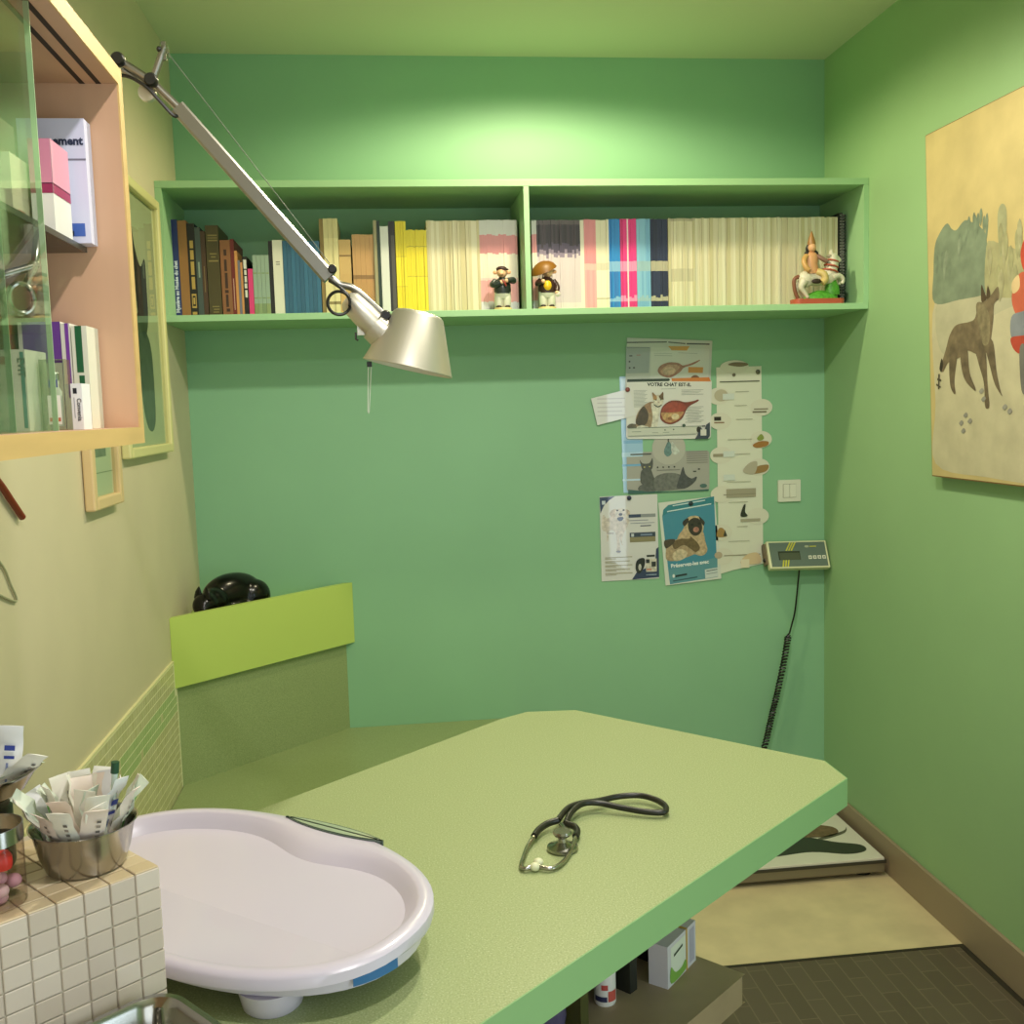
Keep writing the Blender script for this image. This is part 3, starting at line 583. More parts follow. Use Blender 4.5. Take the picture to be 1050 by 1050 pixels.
s.part('lettering', [('r', '#2b3a5c', (262, 216, 360, 242)), ('r', '#8f9296', (360, 216, 480, 242)), ('r', '#8d90a0', (265, 262, 420, 268)), ('r', '#8d90a0', (275, 285, 470, 290)), ('r', '#4a5068', (355, 306, 442, 314)), ('r', '#2d3850', (268, 362, 476, 398)), ('r', '#8c8260', (268, 398, 476, 438)), ('r', '#c9ccd4', (280, 370, 302, 394)), ('r', '#7b8aa8', (355, 375, 450, 388))] + [('r', '#a39a80', (65, 550 + 32 * i, 285 - 20 * (i % 2), 556 + 32 * i)) for i in range(5)] + [('r', '#b0a890', (65, 562 + 32 * i, 155, 567 + 32 * i)) for i in range(5)])
s.part('product_picture', [('c', '#14161c', [(315, 600), (345, 570), (385, 575), (380, 640), (340, 690), (312, 660)]), ('e', '#c9c6c0', (345, 640, 12, 26)), ('r', '#16181e', (402, 545, 468, 560)), ('r', '#cfc9bb', (395, 575, 482, 680)), ('r', '#20242c', (395, 580, 425, 610)), ('r', '#20242c', (440, 600, 476, 640)), ('r', '#c07a68', (400, 655, 440, 668)), ('r', '#8fa0b8', (395, 700, 480, 708))])
s = Sheet('poster', 'blue portrait poster of a pug cuddling a tabby kitten, lowest right of the group', 'poster', 1.008, 1.0015, math.radians(4.2), .0044, rc(.198, .287), '#d8dcd2', zc=(745, 420), zs=K3)
s.part('blue_panel', [('p', '#3f8aa4', [(520, 215), (535, 160), (570, 125), (945, 70), (968, 720), (575, 762)]), ('p', '#2c7f8c', [(520, 215), (530, 160), (570, 125), (945, 70), (948, 135), (700, 165), (560, 190)]), ('p', '#5c94a0', [(568, 640), (968, 560), (968, 715), (577, 760)])])
s.part('pets_picture', [('c', '#c2a884', [(640, 400), (690, 320), (720, 270), (840, 330), (870, 430), (885, 500), (850, 540), (790, 530), (680, 500)]), ('c', '#b09878', [(545, 500), (560, 450), (640, 400), (750, 420), (820, 480), (790, 520), (700, 555), (600, 575), (550, 560)]), ('c', '#6b5638', [(600, 430), (660, 400), (740, 400), (745, 380), (800, 430), (825, 480), (790, 510), (745, 480), (690, 450), (620, 480)]), ('c', '#cdbc9c', [(600, 520), (660, 480), (720, 510), (700, 555), (620, 575)]), ('c', '#4a3b2a', [(536, 408), (620, 400), (600, 440), (545, 470)]), ('c', '#c8b08a', [(700, 280), (730, 230), (800, 220), (850, 260), (850, 350), (790, 380), (730, 350)]), ('c', '#2c2420', [(685, 265), (725, 235), (735, 260), (700, 300)]), ('c', '#2c2420', [(820, 225), (865, 270), (855, 300), (835, 270)]), ('c', '#30261f', [(730, 270), (775, 235), (825, 250), (845, 310), (830, 360), (785, 380), (740, 345)]), ('e', '#b07868', (795, 330, 24, 22)), ('e', '#0f0c0a', (762, 290, 12, 10)), ('e', '#0f0c0a', (822, 282, 12, 10)), ('e', '#c6b08c', (830, 520, 38, 22))])
s.part('lettering', [('p', '#cfe2e4', [(605, 128), (870, 94), (872, 102), (606, 136)]), ('p', '#cfe2e4', [(560, 172), (920, 124), (921, 133), (561, 181)]), ('t', '#e4ecec', 'Préservez-les avec', (585, 628), 42, 'LEFT', 0.0, 1.0), ('e', '#e0e6e4', (606, 695, 10, 14)), ('p', '#14262c', [(620, 690), (715, 678), (716, 692), (621, 706)]), ('p', '#2a5560', [(600, 732), (800, 708), (801, 716), (601, 740)]), ('p', '#c9d2d0', [(862, 655), (968, 642), (972, 716), (866, 728)]), ('p', '#56646a', [(875, 665), (965, 654), (966, 661), (876, 672)]), ('p', '#7c8a90', [(875, 690), (965, 679), (966, 684), (876, 695)])])
# strip chart
W2 = .0805
ov = [(-.072, .248, 1), (.078, .205, 1), (-.068, .163, 1), (.075, .096, 1), (-.066, .047, 1), (.066, .002, 1), (-.066, -.087, 1), (.062, -.168, 1), (-.069, -.219, 1), (-.066, -.302, 1), (-.016, .345, 0)]
s = Sheet('wall_chart', 'tall narrow cream wall chart with oval tabs down both sides beside the light switch', 'chart', 1.187, 1.245, math.radians(.2), .0028, [(-.079, -.364), (-.03, -.352), (.08, -.334), (.079, .343), (.081, .345), (-.079, .345)], '#dedfcc', zc=(0, 0), zs=1, coat=0.05)
for i, (x, y, k) in enumerate(ov):
    b = MB(); b.prism(ell(0, 0, .039 if k else .05, .029 if k else .022, 28), 0, .0006, mat('#dbd9c6', .4)); o = b.build('oval_tab', s.o); o.location = (x, y, .0008 + .0001 * i)
s.z = .0032
pic = [('e', '#bcb49a', (-.065, -.25, .024, .02)), ('r', '#8d8672', (.05, -.2 - .002, .1, -.198)), ('r', '#7a7460', (.045, -.193, .095, -.188)), ('r', '#28241e', (-.09, -.178, -.066, -.165)), ('r', '#8a6a50', (-.09, -.16, -.055, -.156)), ('c', '#a5743c', [(.045, -.078), (.07, -.09), (.1, -.088), (.095, -.074), (.06, -.068)]), ('c', '#8a9a4a', [(.06, -.1), (.075, -.115), (.085, -.1), (.07, -.092)]), ('r', '#9a927a', (-.095, -.052, -.035, -.042)), ('c', '#9a7a4c', [(.04, .02), (.06, -.004), (.1, -.008), (.09, .014)]), ('c', '#b5ad98', [(.01, .012), (.03, -.015), (.06, -.02), (.05, .02)]), ('r', '#a39c86', (-.05, .07, .055, .1)), ('r', '#8a8470', (-.06, .088, .055, .0905)), ('c', '#2f332a', [(.0, .165), (.01, .13), (.018, .125), (.016, .15), (.025, .165)]), ('r', '#a8a28c', (.0, .175, .07, .185)), ('c', '#a5844c', [(-.085, .232), (-.078, .205), (-.062, .205), (-.05, .232)]), ('p', '#3c3f30', [(-.062, .232), (-.056, .21), (-.048, .232)]), ('e', '#b8a890', (-.08, .297, .014, .012)), ('r', '#9a927c', (-.06, .298, .07, .301)), ('c', '#d9c29a', [(.0, .33), (.02, .3), (.06, .295), (.07, .33)]), ('r', '#e6dcc0', (.0, .315, .03, .345)), ('c', '#7a6c54', [(-.04, -.352), (0, -.345), (.03, -.35), (.02, -.358), (-.02, -.36)]), ('e', '#6e6a58', (-.02, -.318, .006, .006))]
pic = [(a[0], a[1], [(x, y) for x, y in a[2]] if a[0] in 'pc' else a[2]) for a in pic]
s.part('illustration', pic)
tl = [('r', '#4e4e44', (-.07, -.297, .07, -.294))]
for y in (-.262, -.215, -.168, -.1, -.05, .045, .115, .2, .25): tl.append(('r', '#a5a290', (-.03 + random.uniform(-.02, .02), y, .03 + random.uniform(-.01, .02), y + .0018)))
for y in (-.255, -.06, .02): tl.append(('r', '#d2dad2', (-.06, y, -.02, y + .02)))
s.part('text_block', tl)
# tilted note
s = Sheet('note', 'small white note card tilted at the left of the posters under a red pin', 'note', .7485, 1.4665, math.radians(12.5), .0085, rc(.135, .092), '#dcdcdc', zc=(0, 0), zs=1)
s.part('text_block', [('r', '#c6c4c8', (-.055, -.03 + .014 * i, .04 - .01 * (i % 2), -.026 + .014 * i)) for i in range(5)])
def pin(x, z, off, c, label):
    b = MB(); b.T = Matrix.Translation((x, YB - off, z)) @ Matrix.Rotation(PI / 2, 4, 'X')
    b.lathe([(.004, 0), (.0075, .002), (.008, .005), (.006, .008), (.002, .0095)], mat(c, .3), 14)
    tag(b.build('push_pin'), label, 'pin')
pin(.797, 1.523, .0092, '#8a4a48', 'dull red push pin holding the tilted white note card')
pin(.797, 1.158, .0033, '#2c3050', 'dark blue push pin at the top of the labrador poster')
pin(1.011, 1.131, .0052, '#2a3c40', 'dark push pin at the top of the pug poster')
pin(1.251, 1.571, .0036, '#5a5848', 'small grey-brown push pin at the top right corner of the wall chart')

# light switch
t = thing('light_switch', 'square white double light switch on the back wall', 'switch', (0, 0, 0), mw=wallM(1.361, 1.1615, 0, 0.0005))
b = MB(); b.prism(rrect(-.04, -.0375, .04, .0375, .003), 0, .009, mat('#e0e0d0', .3)); b.build('plate', t, bevel=.002)
b = MB(); b.rect(-.0235, -.0235, .0235, .0235, .0092, mat('#6e6f58', .5)); b.build('gap', t)
for x in (-.0115, .0115):
    b = MB(); b.box(x - .0108, x + .0108, -.0225, .0225, .009, .0125, mat('#e4e4d4', .3)); b.build('rocker', t, bevel=.001)

# scale display
t = thing('scale_display', 'grey wall-mounted scale display with yellow stripes and a coiled black cable', 'display', (0, 0, 0), mw=Matrix.Translation((1.376, 3.40, .945)) @ Matrix.Rotation(math.radians(1.2), 4, 'Y') @ Matrix.Rotation(math.radians(62), 4, 'X'))
cream_ = mat('#d2d3ab', .4)
b = MB(); b.box(-.107, .107, -.05, .05, -.024, .0, cream_); b.build('housing', t, bevel=.003)
b = MB(); b.rect(-.1, -.044, .1, .044, .0003, mat('#5f6f66', .35)); fp = b.build('front_plate', t)
b = MB()
for k in range(3):
    x = -.05 + k * .009
    b.flat([(x + .006, .014), (x + .011, .014), (x + .03, .044), (x + .025, .044)], .0006, mat('#c3bf3a', .4))
    b.flat([(x - .014, -.044), (x - .009, -.044), (x - .003, -.020), (x - .008, -.020)], .0006, mat('#c3bf3a', .4))
b.build('yellow_stripes', fp)
b = MB(); b.rect(-.072, -.020, .006, .012, .0008, mat('#2e3526', .2)); b.rect(-.068, -.020, .004, .006, .001, mat('#4a5240', .15)); b.build('screen', fp)
for k in range(4):
    b = MB(); x = .034 + k * .0165; b.box(x, x + .0115, -.018, -.006, .0004, .0016, mat('#d8d8c8', .4)); b.rect(x + .003, -.0145, x + .0085, -.0095, .0018, mat('#6a7068', .5)); b.build('button', fp)
b = MB(); b.flat(ell(.034, .028, .008, .004), .0006, mat('#a8ae92', .4)); b.rect(.044, .0265, .068, .0295, .0006, mat('#c3bf3a', .4)); b.build('emblem', fp)
b = MB(); b.box(-.115, -.107, -.03, .045, -.035, -.012, mat('#6b5f4a', .4)); b.ball((-.114, -.012, -.02), (.008, .008, .008), M_BLACK, 12, 8); b.box(.107, .1115, -.02, .03, -.035, -.012, M_BLACK); b.box(-.05, .05, .02, .045, -.045, -.028, M_BLACK); b.build('bracket', t)
b = MB(); P = [(1.378, 3.395, .905), (1.378, 3.405, .86), (1.368, 3.41, .75), (1.356, 3.41, .70), (1.347, 3.41, .668)]
pth = crom(P, 6, False)
cl = crom([(1.343, 3.41, .664), (1.327, 3.41, .57), (1.303, 3.41, .462), (1.28, 3.41, .37), (1.255, 3.41, .27), (1.2, 3.40, .14)], 60, False)
for i, p in enumerate(cl):
    a = i * 2 * PI / 6.2; rr = min(.0095, .0005 + i * .001)
    pth.append((p[0] + rr * math.cos(a), p[1] + rr * math.sin(a), p[2] + .002 * math.cos(a)))
b.tube(pth, .0032, M_BLACK, 6)
o = b.build('coiled_cable', t); o.matrix_parent_inverse = t.matrix_world.inverted()

# ------------------------------------------------------------------ painting on the right wall
t = thing('painting', 'large unframed canvas of a wolf in snow on the right wall', 'painting', (0, 0, 0), mw=Matrix(((0, 0, -1, 1.462), (-1, 0, 0, 2.70), (0, 1, 0, 1.255), (0, 0, 0, 1))))
# local x = toward camera, y = up, z = into the room
cv = mat('#c0ae78', .75, var=.10, scale=9, bump=.15); W_, H_ = .95, .91
b = MB(); b.prism([(0.025, 0), (W_, 0), (W_, H_), (-.03, H_ + .004)], -.026, 0, mat('#7a5a30', .6)); b.prism([(0.0275, .003), (W_ - .002, .003), (W_ - .002, H_ - .002), (-.0275, H_ + .002)], -.001, .0008, cv); cvo = b.build('canvas', t)
def PP(L): return [(2.70 - y, z - 1.255) for y, z in L]
zz = [.0010]
def lay(b, pts, c, sm=True, var=.18, sc_=14):
    p = PP(pts); b.flat(crom(p, 5) if sm else p, zz[0], mat(c, .8, var=var, scale=sc_)); zz[0] += .00002
b = MB()
lay(b, [(2.665, 1.73), (2.66, 1.45), (2.655, 1.29), (2.4, 1.268), (2.1, 1.262), (1.8, 1.265), (1.8, 1.70), (2.1, 1.72), (2.4, 1.71)], '#bcb596', True, .12, 12)
lay(b, [(2.655, 1.72), (2.645, 1.60), (2.56, 1.58), (2.4, 1.66), (2.2, 1.68), (1.9, 1.66), (1.9, 1.74), (2.3, 1.74), (2.5, 1.73)], '#b0ac90', True, .14, 12)
b.build('snow_field', cvo)
b = MB()
lay(b, [(2.672, 1.72), (2.678, 1.80), (2.672, 1.87), (2.64, 1.905), (2.611, 1.917), (2.59, 1.90), (2.567, 1.893), (2.53, 1.91), (2.495, 1.90), (2.455, 1.88), (2.43, 1.85), (2.425, 1.77), (2.42, 1.72), (2.55, 1.715)], '#77856e', True, .22, 18)
lay(b, [(2.43, 1.83), (2.406, 1.84), (2.378, 1.83), (2.30, 1.80), (2.26, 1.75), (2.28, 1.70), (2.36, 1.70), (2.43, 1.72)], '#a09c74', True, .2, 18)
lay(b, [(2.385, 1.89), (2.37, 1.92), (2.348, 1.90), (2.35, 1.82), (2.372, 1.80)], '#9c9c78', True, .2, 18)
lay(b, [(2.2, 1.95), (2.1, 1.99), (1.95, 1.96), (1.9, 1.85), (1.95, 1.72), (2.15, 1.72)], '#8d957a', True, .2, 18)
random.seed(9)
for k in range(26):
    y = random.uniform(2.43, 2.67); z = 1.86 + .04 * math.sin((y - 2.4) * 22) + random.uniform(-.01, .02); h_ = random.uniform(.02, .05)
    lay(b, [(y, z - h_), (y - .008, z - h_ * .3), (y - .003, z + .012), (y + .005, z)], random.choice(['#77856e', '#828e78', '#6f7d68']), True, .2, 30)
for k in range(14):
    y = random.uniform(2.29, 2.42); z = random.uniform(1.74, 1.86); lay(b, [(y, z - .05), (y - .01, z - .01), (y, z + .02), (y + .01, z)], random.choice(['#a39f7a', '#98966f']), True, .2, 30)
b.build('trees', cvo)
b = MB(); fur = '#70624a'
lay(b, [(2.635, 1.545), (2.622, 1.57), (2.606, 1.60), (2.59, 1.63), (2.56, 1.652), (2.50, 1.655), (2.474, 1.662), (2.462, 1.69), (2.44, 1.70), (2.43, 1.70), (2.405, 1.712), (2.38, 1.728), (2.373, 1.72), (2.372, 1.70), (2.392, 1.688), (2.395, 1.65), (2.405, 1.60), (2.42, 1.575), (2.46, 1.572), (2.507, 1.584), (2.54, 1.569), (2.575, 1.562), (2.60, 1.556), (2.622, 1.535)], fur, True, .3, 40)
for leg in ([(2.585, 1.60), (2.592, 1.55), (2.586, 1.50), (2.57, 1.478), (2.56, 1.478), (2.566, 1.51), (2.555, 1.565), (2.545, 1.60)], [(2.54, 1.60), (2.535, 1.55), (2.515, 1.51), (2.472, 1.483), (2.468, 1.49), (2.495, 1.53), (2.51, 1.60)], [(2.475, 1.60), (2.455, 1.55), (2.43, 1.50), (2.424, 1.445), (2.41, 1.438), (2.405, 1.45), (2.415, 1.50), (2.43, 1.60)], [(2.43, 1.60), (2.405, 1.54), (2.382, 1.495), (2.352, 1.467), (2.36, 1.482), (2.378, 1.53), (2.395, 1.60)]):
    lay(b, leg, '#675a44', True, .3, 40)
lay(b, [(2.446, 1.70), (2.448, 1.74), (2.436, 1.725), (2.425, 1.705)], '#4c3d28', True); lay(b, [(2.425, 1.705), (2.42, 1.735), (2.408, 1.71)], '#4c3d28', True)
lay(b, [(2.64, 1.545), (2.63, 1.57), (2.622, 1.555), (2.63, 1.535)], '#30281c', True)
lay(b, [(2.47, 1.69), (2.44, 1.695), (2.41, 1.66), (2.41, 1.60), (2.44, 1.60)], '#7d7256', True, .35, 50)
b.build('wolf', cvo)
b = MB()
lay(b, [(2.288, 1.80), (2.265, 1.83), (2.23, 1.82), (2.22, 1.77), (2.25, 1.74), (2.28, 1.76)], '#b5442e'); lay(b, [(2.30, 1.74), (2.27, 1.75), (2.2, 1.74), (2.19, 1.65), (2.28, 1.64), (2.32, 1.69)], '#b85a40')
lay(b, [(2.32, 1.65), (2.28, 1.66), (2.2, 1.66), (2.18, 1.60), (2.25, 1.585), (2.315, 1.60)], '#7a7f86'); lay(b, [(2.322, 1.60), (2.28, 1.605), (2.19, 1.60), (2.2, 1.565), (2.29, 1.565)], '#a8402c')
lay(b, [(2.285, 1.575), (2.26, 1.575), (2.25, 1.48), (2.275, 1.48)], '#6c6a64'); lay(b, [(2.32, 1.73), (2.295, 1.745), (2.29, 1.715), (2.315, 1.705)], '#cbb184')
b.build('child', cvo)
b = MB()
for (y, z) in ((2.54, 1.40), (2.52, 1.42), (2.50, 1.405), (2.53, 1.38), (2.35, 1.44), (2.33, 1.43), (2.45, 1.48), (2.44, 1.46)): lay(b, [(y, z), (y - .012, z + .008), (y - .02, z + .002), (y - .01, z - .006)], '#8c8a80')
for L in ([(2.65, 1.52), (2.63, 1.515), (2.632, 1.510), (2.65, 1.514)], [(2.645, 1.53), (2.638, 1.53), (2.64, 1.49), (2.646, 1.49)], [(2.655, 1.505), (2.632, 1.497), (2.633, 1.493), (2.655, 1.5)]): lay(b, L, '#4a4436', False)
b.build('brush_marks', cvo)

# ------------------------------------------------------------------ left wall pictures
def leftM(y, z, x): return Matrix(((0, 0, 1, x), (1, 0, 0, y), (0, 1, 0, z), (0, 0, 0, 1)))
def frame(label, y0, y1, z0, z1, fw, depth, fc, mount):
    t = thing('picture_frame', label, 'picture', mw=leftM(y0, z0, XL + .001)); W, H = y1 - y0, z1 - z0
    m = mat(fc, .4)
    b = MB(); b.box(0, fw, 0, H, 0, depth, m); b.box(W - fw, W, 0, H, 0, depth, m); b.box(fw, W - fw, 0, fw, 0, depth, m); b.box(fw, W - fw, H - fw, H, 0, depth, m); b.build('frame', t, bevel=.004)
    b = MB(); b.box(fw, W - fw, fw, H - fw, .002, .006, mat(mount, .6)); b.build('mount', t)
    b = MB(); b.rect(fw, fw, W - fw, H - fw, depth * .55, M_CLEAR); b.build('glazing', t)
    return t
t = frame('tall cream-framed picture of a dark cat on the left wall near the bookshelf', 2.56, 3.065, 1.378, 2.072, .025, .022, '#d3cd90', '#c6cda4')
b = MB(); dk = mat('#1b1c14', .7, var=.3, scale=30)
b.flat(crom([(.215, .60), (.235, .54), (.29, .49), (.345, .515), (.35, .44), (.345, .36), (.31, .31), (.27, .31), (.235, .36), (.22, .44)], 5), .0065, dk)
b.flat(crom([(.22, .36), (.30, .33), (.36, .28), (.37, .18), (.36, .09), (.31, .06), (.25, .09), (.215, .2)], 5), .0063, mat('#3c4434', .7, var=.35, scale=30))
b.build('cat_drawing', t)
t = frame('small pale wood framed picture hanging below the wall cabinet on the left wall', 2.235, 2.475, 1.283, 1.56, .026, .022, '#d9bd8c', '#cdd8b4')
b = MB(); b.rect(.075, .11, .165, .2, .0065, mat('#78846c', .7, var=.3, scale=40)); b.rect(.03, .075, .21, .077, .0065, mat('#8f9a78', .7)); b.build('print', t)
# rubber tube and cord on the left wall
b = MB(); b.tube(crom([(XL + .008, 1.45, 1.47), (XL + .008, 1.62, 1.45), (XL + .008, 1.741, 1.385), (XL + .008, 1.80, 1.345), (XL + .008, 1.847, 1.312)], 6, False), .006, mat('#7a2a14', .5), 10)
tag(b.build('rubber_tube'), 'dark red rubber tube end sticking out below the wall cabinet at the left', 'tube')
b = MB(); b.tube(crom([(XL + .003, 1.6, 1.32), (XL + .003, 1.741, 1.252), (XL + .003, 1.785, 1.205), (XL + .003, 1.806, 1.178), (XL + .003, 1.79, 1.178), (XL + .003, 1.73, 1.199), (XL + .003, 1.6, 1.25)], 5, False), .002, mat('#a7a583', .5), 8)
tag(b.build('cord'), 'thin grey cord looping against the cream left wall', 'cord')

# ------------------------------------------------------------------ wall cabinet
CY0, CY1, CX1 = .22, 1.285, -.29
t = thing('wall_cabinet', 'birch wall cabinet with sliding glass doors on the left wall', 'cabinet', (0, 0, 0))
b = MB(); b.box(XL + .001, CX1 - .002, CY0, CY1, 1.852, 1.872, M_WOOD); b.build('top_board', t)
b = MB(); b.box(XL + .001, CX1 - .002, CY0, CY1, 1.444, 1.463, M_WOOD); b.build('bottom_board', t)
b = MB(); b.box(CX1 - .002, CX1, CY0, CY1, 1.852, 1.872, M_WOODE); b.box(CX1 - .002, CX1, CY0, CY1, 1.444, 1.463, M_WOODE); b.box(CX1 - .002, CX1, CY1 - .018, CY1, 1.463, 1.852, M_WOODE); b.build('front_edging', t)
b = MB(); b.box(XL + .012, CX1 - .002, CY1 - .018, CY1, 1.463, 1.852, M_WOOD); b.build('side_panel', t)
b = MB(); b.box(XL + .012, CX1 - .002, CY0, CY0 + .018, 1.463, 1.852, M_WOOD); b.build('side_panel', t)
b = MB(); b.box(XL + .001, XL + .012, CY0, CY1, 1.463, 1.852, M_WOOD); b.build('back_panel', t)
b = MB(); gm = mat('#2a1c10', .7)
for x in (-.3115, -.3295): b.rect(x - .003, CY0 + .02, x + .003, CY1 - .018, 0, gm)
for i in range(len(b.v)): b.v[i] = (b.v[i][0], b.v[i][1], 1.8517)
b.f = [f[::-1] for f in b.f]; b.build('door_groove', t)
b = MB(); b.box(XL + .014, -.338, CY0 + .02, CY1 - .0185, 1.664, 1.670, glass('#8fa89a', name='smoked_glass')); b.box(-.338, -.3365, CY0 + .02, CY1 - .0185, 1.664, 1.670, mat('#3a4038', .3)); b.build('glass_shelf', t)
for x, y1 in ((-.3115, 1.025), (-.3295, .965)):
    b = MB(); b.box(x - .0025, x + .0025, CY0 + .02, y1, 1.4635, 1.8518, M_GLASS); b.box(x - .0025, x + .0025, y1, y1 + .0012, 1.4635, 1.8518, M_GEDGE); b.build('glass_door', t)

def carton(name, label, x0, x1, y0, y1, z0, z1, c, prints=(), cat='box', rough=.45):
    o = tag(MB().box(x0, x1, y0, y1, z0, z1, mat(c, rough)).build(name), label, cat)
    if prints:
        b = MB()
        for p in prints:
            if p[0] == 'f': _, u0, v0, u1, v1, cc = p; X0, X1 = x0 + u0 * (x1 - x0), x0 + u1 * (x1 - x0); Z0, Z1 = z0 + v0 * (z1 - z0), z0 + v1 * (z1 - z0); b.add([(X0, y0 - .0004, Z0), (X1, y0 - .0004, Z0), (X1, y0 - .0004, Z1), (X0, y0 - .0004, Z1)], [(0, 1, 2, 3)], cc)
            if p[0] == 's': _, u0, v0, u1, v1, cc = p; Y0, Y1 = y0 + u0 * (y1 - y0), y0 + u1 * (y1 - y0); Z0, Z1 = z0 + v0 * (z1 - z0), z0 + v1 * (z1 - z0); b.add([(x1 + .0004, Y0, Z0), (x1 + .0004, Y1, Z0), (x1 + .0004, Y1, Z1), (x1 + .0004, Y0, Z1)], [(0, 1, 2, 3)], cc)
            if p[0] == 't':
                _, tx, u, v, h, cc, rot, al = p
                b.T = Matrix(((1, 0, 0, 0), (0, 0, -1, y0 - .0007), (0, 1, 0, 0), (0, 0, 0, 1))); b.text(tx, x0 + u * (x1 - x0), z0 + v * (z1 - z0), h, mat(cc), 0, al, rot); b.T = Matrix.Identity(4)
        b.build('print', o)
    return o
ZS, ZL = 1.6703, 1.4632
carton('notice_box', 'white lilac box lettered nement leaning at the right end of the upper cabinet shelf', -.395, -.3235, 1.238, 1.264, ZS, 1.806, '#d6d6ee', [('t', 'nement', .97, .79, .0125, '#2c3450', 0, 'RIGHT'), ('f', .60, .665, 1.0, .68, '#7d7a8c'), ('f', .60, .055, .92, .16, '#3f62b4'), ('f', .60, .06, .75, .10, '#a9c0e6')])
carton('medicine_box', 'pink and white medicine box in front of the lilac box on the upper cabinet shelf', -.362, -.3395, 1.165, 1.225, ZS, 1.766, '#e6e2da', [('f', 0, .52, 1, 1, '#d88aa4'), ('f', 0, .42, 1, .53, '#9c2c58'), ('s', 0, .52, 1, 1, '#e09ab0'), ('s', 0, .42, 1, .53, '#9c2c58')])
carton('medicine_box', 'cream medicine box with brown print beside the pink box on the upper cabinet shelf', -.392, -.366, 1.12, 1.19, ZS, 1.742, '#ded6b4', [('f', .6, .1, .75, .3, '#b0805c'), ('f', .15, .4, .3, .8, '#a89c78'), ('s', .2, .1, .5, .25, '#b06a50')])
carton('medicine_box', 'salmon topped carton behind the cream box on the upper cabinet shelf', -.425, -.397, 1.19, 1.235, ZS, 1.795, '#d9ae90', [('f', 0, 0, 1, .4, '#d8d0b0')])
carton('medicine_box', 'tall pale grey carton behind the glass door on the upper cabinet shelf', -.47, -.43, 1.10, 1.2, ZS, 1.79, '#9da890', [('f', .1, .2, .9, .5, '#7d8a74')])
carton('medicine_box', 'purple medicine box with white stripe at the back of the lower cabinet shelf', -.402, -.3575, 1.215, 1.262, ZL, 1.582, '#6d3f92', [('f', .0, 0, 1, .62, '#d9d4c8'), ('s', 0, 0, 1, 1, '#dcd6cc'), ('f', .0, .6, .1, 1, '#dcd8cc')])
carton('medicine_box', 'white carton with a thin purple stripe right of the purple box', -.357, -.347, 1.215, 1.262, ZL, 1.580, '#e0dcd0', [('f', .45, .3, .85, 1, '#7a3fa0')])
carton('medicine_box', 'white carton with a dark green stripe against the cabinet side panel', -.346, -.3295, 1.215, 1.262, ZL, 1.577, '#e4e2cf', [('f', .25, .55, .68, 1, '#1d5f38'), ('f', .35, .1, .7, .52, '#1d5f38')])
carton('medicine_box', 'brown red medicine box at the far left of the lower cabinet shelf', -.462, -.407, 1.2, 1.25, ZL, 1.590, '#8e3a2c', [('f', .0, 0, 1, .6, '#d8d0b8'), ('f', .92, 0, 1, 1, '#d8d0b8')])
carton('medicine_box', 'wide pale green and white box lettered EVIT at the front of the lower cabinet shelf', -.432, -.359, 1.10, 1.165, ZL, 1.545, '#dde0cc', [('t', 'EVIT', .90, .90, .010, '#55665a', -PI / 2, 'LEFT'), ('f', .93, .04, .98, .97, '#4f8a80'), ('f', 0, .82, .75, .92, '#a8604c'), ('f', .40, .25, .62, .58, '#7db070'), ('f', .08, .45, .35, .55, '#4a5a66'), ('f', .1, .1, .6, .13, '#9a9a84')])
t = thing('vial_pack', 'clear plastic pack holding a small glass vial in front of the green striped carton', 'vial', (-.3435, 1.14, ZL))
b = MB(); b.box(-.0125, .0125, -.010, .010, 0, .073, glass('#dfe6d8', name='clear_plastic')); b.build('pack', t)
b = MB(); b.lathe([(.006, .004), (.0065, .03), (.006, .04), (.003, .045), (.0035, .052)], mat('#e2e2da', .2), 14); b.build('vial', t)
b = MB(); b.lathe([(.0042, .052), (.0042, .058), (.003, .06)], mat('#b9bcb8', .3, .8), 12); b.build('vial_cap', t)
b = MB(); b.add([(-.006, -.0105, .006), (.007, -.0105, .006), (.007, -.0105, .036), (-.006, -.0105, .036)], [(0, 1, 2, 3)], '#e8e6de'); b.add([(-.004, -.0108, .044), (.005, -.0108, .044), (.005, -.0108, .052), (-.004, -.0108, .052)], [(0, 1, 2, 3)], '#3a3f80'); b.add([(-.005, -.0108, .009), (.006, -.0108, .009), (.006, -.0108, .013), (-.005, -.0108, .013)], [(0, 1, 2, 3)], '#c0684c'); b.build('pack_label', t)
carton('medicine_box', 'small white box lettered Convenia standing at the right end of the lower cabinet shelf', -.3275, -.3165, 1.135, 1.165, ZL, 1.511, '#ecebee', [('t', 'Convenia', .52, .68, .0062, '#20222c', -PI / 2, 'LEFT'), ('f', .2, .78, .55, .9, '#20222c'), ('f', .22, .25, .3, .7, '#a9a6b0')])
